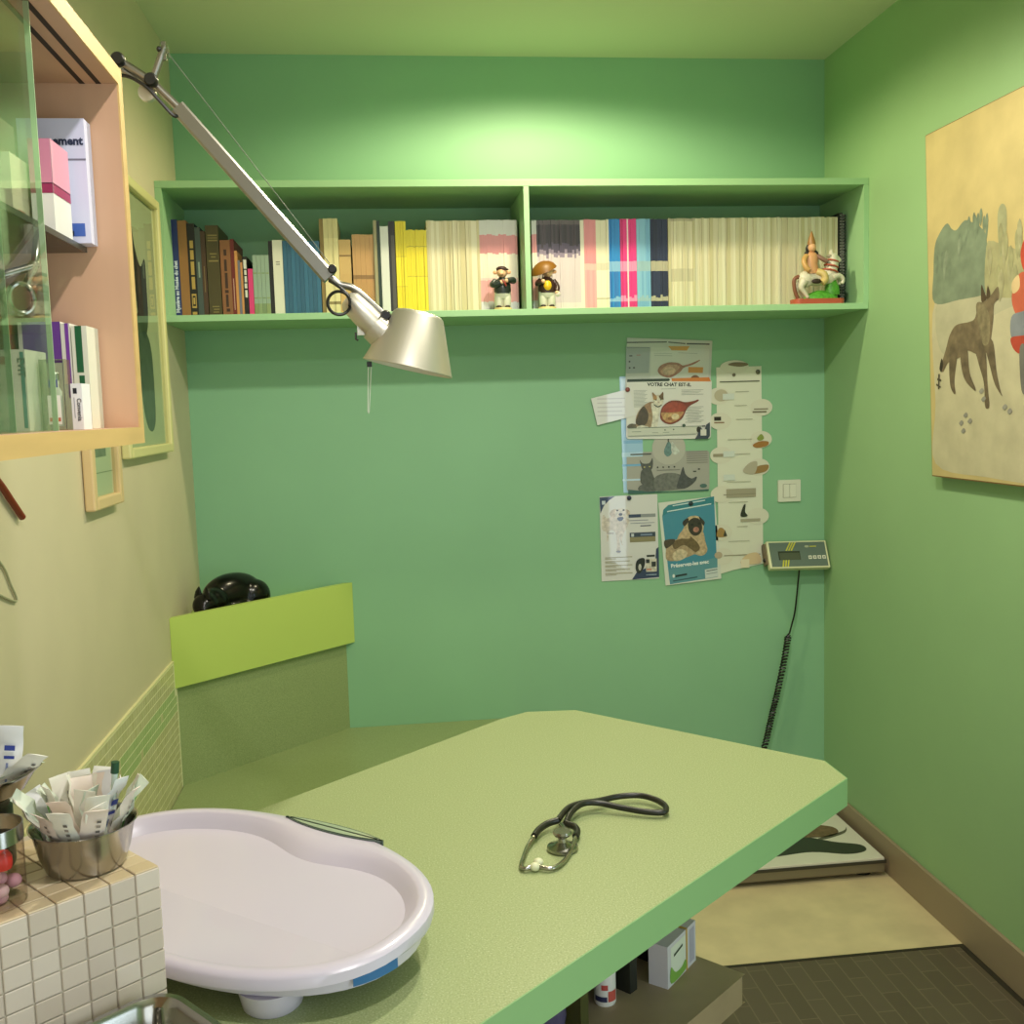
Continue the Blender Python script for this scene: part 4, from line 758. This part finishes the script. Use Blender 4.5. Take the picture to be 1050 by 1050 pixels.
# scissors hanging under the glass shelf
t = thing('scissors', 'steel ring-handled scissors hanging under the glass shelf of the cabinet', 'scissors', (0, 0, 0))
b = MB(); cx_, cy_, cz_ = -.355, 1.09, 1.594
b.tube([(cx_ + .010 * math.cos(a), cy_ + .010 * math.cos(a) * .6, cz_ + .0145 * math.sin(a)) for a in [2 * PI * q / 24 for q in range(24)]], .0028, M_STEEL, 8, True); b.build('finger_ring', t)
b = MB(); b.tube([(cx_ + .004, cy_ + .004, cz_ + .013), (cx_ + .012, cy_ + .012, cz_ + .035), (cx_ + .014, cy_ + .018, cz_ + .056), (cx_ + .010, cy_ + .03, cz_ + .0685)], [.0035, .0045, .005, .003], M_STEEL, 10); b.build('shank', t)
b = MB(); b.tube([(cx_ - .06, cy_ - .035, cz_ + .004), (cx_ - .03, cy_ - .012, cz_ + .016), (cx_ + .01, cy_ + .010, cz_ + .032)], [.003, .0045, .004], M_STEEL, 10); b.build('shank', t)
b = MB(); b.ball((cx_ + .011, cy_ + .012, cz_ + .034), .0055, mat('#7d7a70', .3, 1.0), 12, 8); b.build('rivet', t)

# ------------------------------------------------------------------ exam table
t = thing('exam_table', 'large angular green speckled laminate exam table in the middle of the room', 'table', (0, 0, 0))
TP = [(.666, 1.46), (.665, 1.54), (.328, 1.898), (.236, 1.906), (.184, 1.872), (-.60, 1.14), (-.60, .33)]
b = MB(); b.prism(TP, .858, .9, M_LAM, side=M_EDGE); b.build('tabletop', t)
def edge(p, q, nrm):
    b = MB(); P, Q = Vector(p), Vector(q); n = Vector(nrm) * .0015
    b.prism([tuple(P), tuple(Q), tuple(Q + n), tuple(P + n)], .857, .8997, M_EDGE); return b.build('edge_band', t)
edge((-.60, .33), (.666, 1.46), (.666, -.746)); edge((.666, 1.46), (.665, 1.54), (1, 0))
U = Vector((.746, .666)); N = Vector((-.666, .746))     # along the table and across it, away from the viewer
C0 = Vector((.507, 1.465))
def uv(u, v): p = C0 + U * u + N * v; return (p.x, p.y)
b = MB(); b.prism([uv(0, 0), uv(0, .5), uv(-1.1, .5), uv(-1.1, 0)], .555, .6, mat('#a08e72', .5, var=.08, scale=12)); b.build('lower_shelf', t, bevel=.012, bseg=3)
for u in (-.045, -.118, -.137, -.256, -.6):
    v0 = .135 if u > -.12 else .105
    b = MB(); m = M_DARK if u != -.256 else mat('#4a4a20', .6)
    b.prism([uv(u, v0), uv(u, .45), uv(u - .018, .45), uv(u - .018, v0)], .6, .858, m); b.build('divider_panel', t)
b = MB(); b.prism([uv(-.01, .17), uv(-.01, .20), uv(-.9, .20), uv(-.9, .17)], .6, .858, M_DARK); b.build('rear_panel', t)
b = MB(); b.prism([uv(-.2, .1), uv(-.2, .4), uv(-.9, .4), uv(-.9, .1)], 0, .555, mat('#6a7a48', .6)); b.build('pedestal', t)
# box, can, pouch on the lower shelf
e1 = Vector((.38, 1.443)); d1 = (Vector((.446, 1.518)) - e1).normalized(); d2 = Vector((-d1.y, d1.x))
t = thing('medicine_carton', 'white and green medicine carton standing on the shelf under the exam table', 'box', (e1.x, e1.y, .6001), (0, 0, math.atan2(d1.y, d1.x)))
b = MB(); b.box(0, .098, 0, .032, 0, .066, mat('#d6d3dc', .45)); b.build('carton', t)
b = MB(); k = -.0004
for x0, z0, x1, z1, c in ((.010, .004, .060, .06, '#e0e6d8'), (.0625, 0, .0675, .066, '#c9a040'), (.075, .006, .092, .060, '#b4b0c4')): b.add([(x0, k, z0), (x1, k, z0), (x1, k, z1), (x0, k, z1)], [(0, 1, 2, 3)], c)
pp = crom([(.010, .004), (.060, .004), (.060, .02), (.045, .014), (.025, .016), (.010, .03)], 4); b.add([(x, -.0006, z) for x, z in pp], [tuple(range(len(pp)))], '#7fae4c')
b.add([(.02, -.0007, .042), (.05, -.0007, .046), (.05, -.0007, .05), (.02, -.0007, .046)], [(0, 1, 2, 3)], '#3c4a3c')
b.add([(.062, .0, .0664), (.068, .0, .0664), (.068, .032, .0664), (.062, .032, .0664)], [(0, 1, 2, 3)], '#c9a040'); b.build('print', t)
t = thing('spray_can', 'white cylindrical bottle with red and navy print on the shelf under the exam table', 'bottle', (.281, 1.428, .6001))
b = MB(); b.lathe([(.0148, 0), (0.0162, .003), (0.0162, .075), (.012, .082), (.006, .086)], mat('#e3e1dc', .35), 24); b.build('body', t)
b = MB(); b.lathe([(.0066, .086), (.0066, .1), (.004, .103)], M_WHITE, 16); b.build('cap', t)
b = MB()
def wrap(z0, z1, a0, a1, c):
    n = 8; vs = []
    for i in range(n + 1):
        a = math.radians(a0 + (a1 - a0) * i / n); vs += [(.0165 * math.cos(a), .0165 * math.sin(a), z0), (.0165 * math.cos(a), .0165 * math.sin(a), z1)]
    b.add(vs, [(2 * i, 2 * i + 2, 2 * i + 3, 2 * i + 1) for i in range(n)], c)
wrap(.008, .016, 200, 270, '#2a2c50'); wrap(.008, .024, 275, 330, '#c05448'); wrap(.026, .034, 240, 275, '#b84a44'); wrap(.05, .054, 220, 300, '#7c7a80'); b.build('print', t)
t = thing('plastic_bag', 'dark purple and white bag on the shelf under the exam table beside the olive divider', 'bag', (.19, 1.372, .6001))
b = MB(); b.loft([[(.022 * sx_ * math.cos(a), .016 * sx_ * math.sin(a), z) for a in [2 * PI * q / 16 for q in range(16)]] for sx_, z in ((.9, 0), (1.1, .02), (1.0, .05), (.6, .066))], mat('#57506e', .4)); b.build('bag', t)
b = MB(); b.ball((0, -.004, .064), (.017, .013, .009), mat('#d5d3d8', .5), 12, 8); b.build('crumpled_top', t)

# ------------------------------------------------------------------ stethoscope
t = thing('stethoscope', 'black stethoscope with chrome chest piece lying on the exam table', 'stethoscope', (0, 0, 0))
rub = mat('#1c1c16', .35)
A_ = [(.206, 1.353, .912), (.225, 1.386, .914), (.246, 1.402, .914), (.274, 1.412, .912), (.307, 1.425, .911), (.337, 1.423, .911), (.356, 1.406, .910), (.364, 1.382, .909), (.357, 1.364, .908), (.334, 1.369, .908), (.301, 1.386, .910), (.272, 1.399, .914), (.248, 1.395, .916), (.228, 1.372, .914), (.216, 1.346, .910)]
b = MB(); b.tube(crom(A_, 6, False), .0043, rub, 10)
b.tube(crom([(.206, 1.353, .912), (.190, 1.346, .911), (.176, 1.33, .910), (.168, 1.314, .909)], 5, False), .0046, rub, 10)
b.tube(crom([(.216, 1.346, .910), (.226, 1.335, .909), (.227, 1.32, .908), (.222, 1.305, .908)], 5, False), .0046, rub, 10); b.build('tubing', t)
for nm, P in (('ear_tube', [(.168, 1.314, .909), (.156, 1.29, .906), (.147, 1.262, .9045), (.141, 1.238, .9045), (.146, 1.228, .9050), (.158, 1.235, .906)]), ('ear_tube', [(.222, 1.305, .908), (.212, 1.277, .906), (.200, 1.250, .9045), (.188, 1.232, .9045), (.176, 1.224, .9045), (.162, 1.229, .9055)])):
    b = MB(); b.tube(crom(P, 6, False), .0029, M_STEEL, 10); b.build(nm, t)
for p, d in (((.163, 1.240, .9065), (.4, .35)), ((.157, 1.2295, .906), (-.5, .1))):
    b = MB(); b.ball(p, (.0065, .0062, .0055), mat('#dcdcb8', .4), 12, 10); b.build('ear_tip', t)
b = MB(); b.lathe([(.019, 0), (.0205, .002), (.020, .005), (.012, .0075), (.006, .011), (.0055, .016), (.011, .020), (.0125, .023), (.011, .0255)], M_STEEL, 28, (.201, 1.285, .9003)); b.build('chest_piece', t)
b = MB(); b.tube(crom([(.205, 1.291, .915), (.209, 1.31, .914), (.208, 1.335, .913)], 4, False), .0036, M_STEEL, 10); b.build('stem', t)

# ------------------------------------------------------------------ baby scale
t = thing('pet_scale', 'large white oval tray scale with a blue label on the exam table', 'scale', (-.198, 1.142, .9), (0, 0, math.atan2(-.63, .77)))
A0, B0, NE = .253, .145, 2.3
def sup(a, ra, rb, e=NE): c, s_ = math.cos(a), math.sin(a); r = (abs(c / ra) ** e + abs(s_ / rb) ** e) ** (-1 / e); return r * c, r * s_
nseg = 96
def ring(da, z, notch=0.0, zn=0.0, e=NE):
    out = []
    for i in range(nseg):
        a = 2 * PI * i / nseg; x, y = sup(a, A0 - da, B0 - da * .92, e)
        k = math.exp(-((x - .03) / .075) ** 2) if y > 0 else 0
        y -= notch * k
        lift = .012 * (y / B0)     # rear rim slightly higher than the front
        out.append((x, y, z + (lift if z > .045 else 0) + zn * k))
    return out
b = MB()
b.loft([ring(.055, .021), ring(.018, .0225), ring(.012, .026), ring(.0075, .042), ring(.0075, .046)], M_PLAST); bs = b.build('base_skirt', t)
b = MB(); R = [ring(.008, .0435), ring(.001, .0445), ring(-.0015, .048), ring(-.001, .0575), ring(.003, .0612), ring(.0125, .0625, .009), ring(.0165, .0608, .018), ring(.022, .053, .024), ring(.030, .0455, .029), ring(.041, .038, .032), ring(.054, .0325, .033), ring(.072, .0290, .03), ring(.098, .0275, .02), ring(.122, .0270, .0)]
b.loft(R, M_PLAST, caps=True); b.build('tray', t)
b = MB(); P = []
for sx_ in range(25):
    u = -1 + sx_ / 12; P.append((0.03 + .078 * u, .137 - .013 * (1 - u * u) ** .7 + .003))
for sx_ in range(25):
    u = 1 - sx_ / 12; P.append((0.03 + .078 * u, .137 + .011 * (1 - u * u) ** .6))
b.prism(P, .0685, .0745, mat('#56645a', .25)); dh = b.build('display_housing', t, bevel=.001)
c_ = (.03, .135); P2 = [(c_[0] + (x - c_[0]) * .92, c_[1] + (y - c_[1]) * .8) for x, y in P]
b = MB(); b.flat(P2, .0752, mat('#a3b196', .12, coat=.5)); b.build('display_window', dh)
for x, y in ((.147, -.081), (.15, .074), (-.15, -.078), (-.15, .074)):
    b = MB(); b.lathe([(.026, 0), (.029, .003), (.031, .012), (.034, .024)], M_PLAST, 28, (x, y, 0)); b.build('foot', t)
b = MB(); vs = []; n = 10
for i in range(n + 1):
    a = math.radians(-14 + 12 * i / n); x, y = sup(a, A0 - .0068, B0 - .0062); vs += [(x, y, .030), (x, y, .0425)]
    k_ = math.hypot(x, y)
b.add(vs, [(2 * i, 2 * i + 2, 2 * i + 3, 2 * i + 1) for i in range(n)], mat('#2f6ca4', .35)); b.build('blue_label', bs)

# ------------------------------------------------------------------ tiled ledge
u2 = Vector((.76, .65)); n2 = Vector((-.65, .76)); C2 = Vector((-.217, .913))
ang2 = math.atan2(.65, .76)
t = thing('tiled_ledge', 'cream mosaic tiled ledge at the lower left holding the steel bowl', 'ledge', (C2.x, C2.y, .9), (0, 0, ang2))
LL, LD, LH = .36, .165, .18; PT = .0189; PX = .0228
b = MB(); b.box(-LL, -.0012, .0012, LD, .0005, LH - .0012, mat('#b7ab98', .7)); b.build('core', t)
random.seed(5); b = MB(); tc_ = [mat(c, .28) for c in ('#c9baab', '#c2b3a4', '#cdbfb1', '#c5b6a8')]; tt_ = [mat(c, .3) for c in ('#cdb896', '#c5b08e', '#d1be9e')]
g = .0011; nx = int(LL / PX); nh = int(LH / PT); nd = int(LD / PT)
for i in range(nx):
    for j in range(nh):
        x1 = -i * PX - .0006; z1 = LH - j * PT - .001; jj = random.uniform(-.0003, .0003)
        b.box(x1 - PX + g, x1, -.0004 + jj, .0014, z1 - PT + g, z1, random.choice(tc_))
    for j in range(nd):
        x1 = -i * PX - .0006; y0 = j * PT + .0004; jj = random.uniform(-.0003, .0003)
        b.box(x1 - PX + g, x1, y0, y0 + PT - g, LH - .0014, LH + .0004 + jj, random.choice(tt_))
for j in range(nd):
    for k in range(nh):
        y0 = j * PT + .0004; z1 = LH - k * PT - .001
        b.box(-.0014, .0002, y0, y0 + PT - g, z1 - PT + g, z1, random.choice(tc_))
b.build('tiles', t, bevel=.0007, bseg=1)
ZT = .9 + LH + .0008
def led(u, v): p = C2 + u2 * u + n2 * v; return (p.x, p.y)

# steel bowl + packs
bx, by = -.282, .925
t = thing('steel_bowl', 'small stainless steel bowl crammed with wrapped syringes on the tiled ledge', 'bowl', (bx, by, ZT))
b = MB(); b.lathe([(.029, 0), (.033, .0015), (.038, .015), (.0425, .036), (.0455, .0395), (.0458, .0405), (.0445, .0405), (.0412, .036), (.0365, .015), (.031, .003)], M_STEEL, 40); b.build('bowl', t)
film = glass('#e6ece2', name='clear_film')
def pack(kind):
    W, H = .0205, .068
    t = thing('wrapped_syringe', 'wrapped syringe', 'syringe')
    paper = {'white': '#e6e3d8', 'pink': '#e6d6cc', 'green': '#d3dccb', 'blue': '#e2e3e6'}[kind]
    b = MB(); rings = []
    for i in range(9):
        z = H * i / 8; bow = .003 * math.sin(PI * i / 8) + .0016 * math.sin(i * 1.9 + {'white': 0, 'pink': 1.2, 'green': 2.3, 'blue': 3.4}[kind]); tk = .0006 + .0014 * math.sin(PI * min(1, max(0, (i - .5) / 7)))
        w_ = W * (1 - .10 * (i % 3 == 1)); wv = .0012 * math.sin(i * 2.3); rings.append([(-W / 2, bow + wv, z), (-W / 4, bow - tk, z), (W / 4, bow - tk, z), (W / 2, bow, z), (0, bow + .0004, z)])
    b.loft(rings, mat(paper, .45)); b.build('pouch', t)
    b = MB()
    if kind == 'green':
        b.tube([(0, -.001, .01), (0, -.0005, .03), (0, 0, .05)], .0028, mat('#6fae5a', .35), 8); b.build('barrel', t)
    elif kind == 'blue':
        for z0, z1 in ((.044, .049), (.036, .039)): b.add([(-.005, -.0008, z0), (.004, -.0008, z0), (.004, -.0008, z1), (-.005, -.0008, z1)], [(0, 1, 2, 3)], '#2c3f94')
        b.add([(-.003, -.0006, .012), (-.001, -.0006, .012), (-.001, -.0006, .032), (-.003, -.0006, .032)], [(0, 1, 2, 3)], '#7c88b0'); b.build('print', t)
    else:
        for k in range(4): b.add([(.002, -.0009, .052 - k * .006), (.0055, -.0009, .052 - k * .006), (.0055, -.0009, .055 - k * .006), (.002, -.0009, .055 - k * .006)], [(0, 1, 2, 3)], '#9a8f86' if k % 2 else '#6d6862')
        if kind == 'pink': b.add([(-.006, -.0012, .008), (.0, -.0012, .006), (.001, -.0012, .026), (-.005, -.0012, .026)], [(0, 1, 2, 3)], '#c07a56')
        b.build('print', t)
    return t
protos = {k: pack(k) for k in ('white', 'pink', 'green', 'blue')}
lab = {'white': 'white paper wrapped syringe standing in the steel bowl', 'pink': 'pinkish paper wrapped syringe standing in the steel bowl', 'green': 'wrapped syringe with a green barrel standing in the steel bowl', 'blue': 'pale wrapped syringe with blue print standing in the steel bowl'}
used = set(); random.seed(21)
def place(kind, x, y, z, yaw, lean, roll, label, group, s=1.0):
    o = protos[kind] if kind not in used else dup(protos[kind]); used.add(kind)
    o['label'] = label
    if group: o['group'] = group
    o.matrix_world = Matrix.Translation((x, y, z)) @ Matrix.Rotation(yaw, 4, 'Z') @ Matrix.Rotation(lean, 4, 'X') @ Matrix.Rotation(roll, 4, 'Y') @ Matrix.Scale(s, 4)
    return o
seq = []
for i in range(13):
    a = 2 * PI * i / 13 - PI * .55
    front = math.cos(a + PI * .5)
    k = ['white', 'pink', 'white', 'pink', 'white', 'green', 'blue', 'white', 'green', 'blue', 'green', 'white', 'pink'][i]
    seq.append((k, .030, a, .46))
for i in range(9): seq.append((['white', 'pink', 'white', 'white', 'green', 'white', 'pink', 'white', 'blue'][i], .019, 2 * PI * i / 9 + .3, .26))
for i in range(5): seq.append((['white', 'pink', 'white', 'white', 'green'][i], .009, 2 * PI * i / 5 + .8, .12))
for k, r, a, ln in seq:
    place(k, bx + r * math.cos(a) * .72, by + r * math.sin(a) * .72, ZT + .008 + random.uniform(0, .004), a + PI / 2, ln + random.uniform(-.06, .06), random.uniform(-.22, .22), lab[k], {'white': 'white wrapped syringes in the bowl', 'pink': 'pinkish wrapped syringes in the bowl', 'green': 'green wrapped syringes in the bowl', 'blue': 'blue printed wrapped syringes in the bowl'}[k], random.uniform(.92, 1.05))
t = thing('capped_needle', 'clear needle with a dark green cap sticking up above the wrapped syringes', 'needle', (-.256, .925, ZT + .05), (.05, .12, 0))
b = MB(); b.tube([(0, 0, 0), (0, 0, .033)], .0026, mat('#c9d8d2', .2), 10); b.build('barrel', t)
b = MB(); b.tube([(0, 0, .033), (0, 0, .043)], .0036, mat('#12452e', .35), 12); b.build('cap', t)

# glass jar
jx, jy = -.338, .862
t = thing('glass_jar', 'small glass jar with a steel rim at the left edge of the tiled ledge', 'jar', (jx, jy, ZT))
b = MB(); b.lathe([(.024, 0), (.026, .001), (.026, .055)], glass('#efe9e6', name='jar_glass'), 36, caps=False); b.lathe([(.0255, .0008), (.001, .0008)], M_CLEAR, 36, caps=False); b.build('glass', t)
b = MB(); b.lathe([(.0266, .053), (.0266, .066), (.0256, .066), (.0256, .053)], M_STEEL, 36, caps=False); b.build('steel_rim', t)
random.seed(2)
for i in range(11):
    a = i * 2.4; r = .005 + .0135 * (i % 4) / 3; z = ZT + .0045 + .0078 * (i // 3)
    b = MB(); b.ball((0, 0, 0), (.0072, .0062, .0058), mat(random.choice(['#d9a8b4', '#cf98aa', '#e0bcc4']), .6), 10, 8)
    o = tag(b.build('cotton_ball'), 'pink cotton ball inside the glass jar', 'cotton ball', 'pink cotton balls in the glass jar'); o.location = (jx + r * math.cos(a), jy + r * math.sin(a), z)
b = MB(); b.lathe([(.0075, 0), (.0082, .004), (.008, .010), (.006, .0135), (.002, .0145)], mat('#d02a2c', .35), 18)
o = tag(b.build('bottle_cap'), 'bright red cap on top of the pink balls inside the glass jar', 'cap'); o.location = (jx + .012, jy - .008, ZT + .0325)

# black stand + kidney dish
sx0, sy0 = -.374, .940
t = tag(MB().lathe([(.026, 0), (.027, .003), (.027, .052), (.025, .055)], M_BLACK, 28).build('round_canister'), 'black canister under the steel dish at the left edge of the tiled ledge', 'canister'); t.location = (sx0, sy0, ZT)
t = thing('steel_dish', 'oval polished steel dish full of wrapped syringes at the left edge of the photo', 'dish', (sx0, sy0, ZT + .0565), (0, math.radians(-13), .2))
b = MB(); b.lathe([(.034, 0), (.038, .002), (.050, .014), (.057, .018), (.0575, .0195), (.056, .0195), (.048, .0155), (.036, .004)], M_STEEL, 40, sx=1.05, sy=.62); b.build('dish', t)
dishes = [('blue', .026, -.004, .1, .05, .14), ('white', -.012, .0, .5, .35, .5), ('white', .014, .006, .3, .75, .6), ('green', -.004, -.006, 1.0, 1.0, .7), ('pink', -.022, -.004, .2, .5, -.3)]
dl = ['white wrapped syringe with blue print standing upright in the steel dish', 'white wrapped syringe leaning in the middle of the steel dish', 'white wrapped syringe lying over the right rim of the steel dish', 'green wrapped syringe lying flat in the steel dish', 'pinkish wrapped syringe at the left of the steel dish']
for (k, dx, dy, yaw, lean, roll), l in zip(dishes, dl):
    o = place(k, sx0 + dx, sy0 + dy, ZT + .064, yaw, lean, roll, l, None, .95)
    if 'group' in o: del o['group']

# steel tray in front of the ledge
t = thing('steel_tray', 'stainless steel tray corner in front of the tiled ledge at the bottom edge', 'tray', (-.226, .862, .9), (0, 0, ang2))
def rr_(x0, y0, x1, y1, r, z): return [(x, y, z) for x, y in rrect(x0, y0, x1, y1, r, 6)]
b = MB(); R = [rr_(-.147, -.117, -.013, -.013, .022, .0), rr_(-.15, -.12, -.01, -.01, .024, .004), rr_(-.152, -.122, -.008, -.008, .025, .070), rr_(-.16, -.13, .0, .0, .03, .074), rr_(-.16, -.13, .0, .0, .03, .077), rr_(-.154, -.124, -.006, -.006, .027, .078), rr_(-.149, -.119, -.011, -.011, .024, .072), rr_(-.147, -.117, -.013, -.013, .022, .008), rr_(-.140, -.11, -.02, -.02, .018, .004)]
R = [[(x + .033, y + .02, z) for x, y, z in r] for r in R]
b.loft(R, M_STEEL); b.build('tray', t)

# ------------------------------------------------------------------ lamp
LY = 1.6
t = thing('wall_lamp', 'jointed aluminium wall lamp with a conical shade reaching over the table', 'lamp', (0, LY, 0))
def P3(x, z, y=0): return (x, y, z)
b = MB(); b.tube([P3(-.363, 1.983), P3(-.48, 1.965), P3(-.60, 1.945)], .008, M_ALU, 12); b.build('wall_arm', t)
b = MB(); b.box(XL + .001, XL + .02, -.03, .03, 1.90, 1.99, M_ALUS); b.box(XL + .02, XL + .045, -.012, .012, 1.93, 1.96, M_ALUS); b.build('wall_bracket', t, bevel=.003)
b = MB(); b.tube([P3(-.363, 1.983), P3(-.318, 1.953)], .007, M_ALU, 12); b.tube([P3(-.36, 1.970, -.004), P3(-.324, 1.944, -.004)], .003, M_ALU, 8); b.build('short_arm', t)
b = MB(); b.tube([P3(-.319, 1.955), P3(-.299, 2.003)], .0055, M_ALU, 10); b.box(-.303, -.297, -.003, .003, 1.985, 2.01, M_ALU); b.build('spring_post', t)
b = MB(); b.tube([P3(-.299, 2.004, -.006), P3(-.299, 2.004, .006)], .006, M_CLEAR, 12); b.tube([P3(-.297, 1.993, -.006), P3(-.297, 1.993, .006)], .0055, M_CLEAR, 12); b.ball(P3(-.306, 1.999, -.004), .004, M_BLACK, 8, 6); b.build('pulley', t)
b = MB(); b.tube([P3(-.328, 1.941, .002), P3(-.328, 1.941, .012)], .0125, M_ALUS, 16); b.build('joint_disc', t)
for x, z, r in ((-.362, 1.982, .0098), (-.318, 1.954, .0095), (-.0745, 1.685, .0065), (.0015, 1.616, .0075)):
    b = MB(); b.tube([P3(x, z, -.018), P3(x, z, -.015), P3(x, z, -.006)], [r * .8, r, r], M_BLACK, 18); b.build('joint_knob', t)
b = MB(); b.tube([P3(-.318, 1.953), P3(-.278, 1.912)], .006, M_ALU, 12); b.build('arm_rod', t)
b = MB(); d0, d1_ = Vector((-.285, 0, 1.9185)), Vector((-.080, 0, 1.6735)); dd = (d1_ - d0).normalized(); nn = Vector((-dd.z, 0, dd.x))
prof = [(-.011, -.006), (-.008, -.009), (.008, -.009), (.011, -.006), (.011, .006), (.008, .009), (-.008, .009), (-.011, .006)]
b.loft([[tuple(q + nn * u + Vector((0, v, 0))) for u, v in prof] for q in (d0, d1_)], M_ALU, smooth=False); b.build('arm_tube', t)
b = MB(); b.tube([P3(-.299, 2.001), P3(-.0765, 1.692)], .0006, mat('#6f746a', .4, .5), 6); b.build('spring_wire', t)
b = MB(); b.tube(crom([P3(-.080, 1.676), P3(-.066, 1.664), P3(-.048, 1.659), P3(-.03, 1.645), P3(-.006, 1.622), P3(.006, 1.612)], 5, False), .0055, M_ALU, 10); b.build('head_bracket', t)
b = MB(); b.tube([P3(-.056, 1.643), P3(-.05, 1.638), P3(-.03, 1.617), P3(-.016, 1.602)], [.012, .0175, .0195, .0195], M_ALUS, 24); b.tube([P3(-.016, 1.602), P3(-.006, 1.592), P3(.006, 1.583)], [.024, .025, .027], M_ALUS, 24)
for k in range(2): b.tube([P3(-.003 + .006 * k, 1.5905 - .005 * k), P3(-.001 + .006 * k, 1.589 - .005 * k)], .0285, M_ALUS, 24)
b.box(-.042, -.031, -.004, .004, 1.588, 1.602, M_ALUS); b.build('lamp_socket', t)
b = MB(); b.tube([P3(-.0445, 1.592, -.005), P3(-.0445, 1.582, -.007), P3(-.041, 1.580, -.007)], .0016, M_BLACK, 6); b.build('switch', t)
# shade: frustum tilted 14 degrees
b = MB(); b.T = Matrix.Translation((.031, 0, 1.5365)) @ Matrix.Rotation(math.radians(14), 4, 'Y')
prof = [(.0685, 0), (.0690, .0015), (.0680, .003), (.0385, .0805), (.0345, .0845), (.026, .0865), (.004, .087)]
b.lathe(prof, M_ALUS, 48, caps=False)
b.lathe([(.0665, .0004), (.0660, .003), (.037, .079), (.033, .082), (.004, .084)][::-1], mat('#d8d4c8', .5), 48, caps=False)
b.lathe([(.0685, 0), (.0665, .0004)], M_ALUS, 48, caps=False); shd = b.build('lamp_shade', t)
b = MB(); b.T = Matrix.Translation((.031, 0, 1.5365)) @ Matrix.Rotation(math.radians(14), 4, 'Y'); b.ball((0, 0, .045), (.02, .02, .026), mat('#e8e6dc', .25), 16, 10); b.build('bulb', shd)
b = MB(); b.box(-.030, -.0225, -.004, .004, 1.5405, 1.5485, M_BLACK); b.tube([P3(-.028, 1.5415), P3(-.0315, 1.473), P3(-.0305, 1.4705), P3(-.0295, 1.473), P3(-.0235, 1.5415)], .0007, mat('#d5dccc', .2), 6); b.build('shade_handle', shd)
b = MB(); b.tube(crom([P3(-.36, 1.962, -.006), P3(-.345, 1.957, -.010), P3(-.325, 1.944, -.012), P3(-.309, 1.926, -.012), P3(-.29, 1.905, -.010), P3(-.283, 1.909, -.004)], 5, False), .0026, M_BLACK, 8)
cc = (-.0665, 1.634)
lp = [P3(-.080, 1.669, -.006), P3(-.066, 1.659, -.012), P3(-.053, 1.646, -.014), P3(-.0515, 1.636, -.014)]
lp += [P3(cc[0] + .0165 * math.cos(a), cc[1] + .0165 * math.sin(a), -.016 - .001 * k) for k, a in enumerate([-.3 - 2 * PI * q / 16 for q in range(17)])]
lp += [P3(-.05, 1.64, -.02)]
b.tube(crom(lp, 4, False), .0024, M_BLACK, 8); b.build('cable', t)

# sleeping cat figure
ac = math.atan2(dv.y, dv.x)
t = thing('cat_figure', 'glossy black sleeping cat figure curled on the lime green corner ledge', 'figurine', (-.497, 3.241, .8706), (0, 0, ac)); t.scale = (.9, .9, .95)
b = MB(); b.ball((.01, .02, .058), (.118, .062, .070), M_BLK, 32, 20)
b.ball((.075, -.012, .045), (.062, .05, .056), M_BLK, 24, 16); b.ball((-.085, -.005, .048), (.05, .045, .045), M_BLK, 24, 16)
b.tube(crom([(.10, -.03, .021), (.03, -.042, .021), (-.04, -.042, .021), (-.09, -.036, .021)], 6, False), [.02 - .0005 * i for i in range(19)], M_BLK, 14)
b.ball((-.125, -.018, .046), (.046, .040, .040), M_BLK, 24, 16); b.ball((-.147, -.038, .034), (.022, .02, .018), M_BLK, 16, 10)
o = b.build('body', t)
r_ = o.modifiers.new('remesh', 'REMESH'); r_.mode = 'VOXEL'; r_.voxel_size = .005; r_.use_smooth_shade = True
r_ = o.modifiers.new('smooth', 'SMOOTH'); r_.iterations = 8; r_.factor = .6
for y in (-.040, .012):
    b = MB(); b.T = Matrix.Translation((-.132, y, .074)) @ Matrix.Rotation(math.radians(-14 if y < 0 else 14), 4, 'X'); b.lathe([(.019, -.010), (.015, .012), (.006, .026), (.0008, .032)], M_BLK, 14, sx=.5); b.build('ear', t)
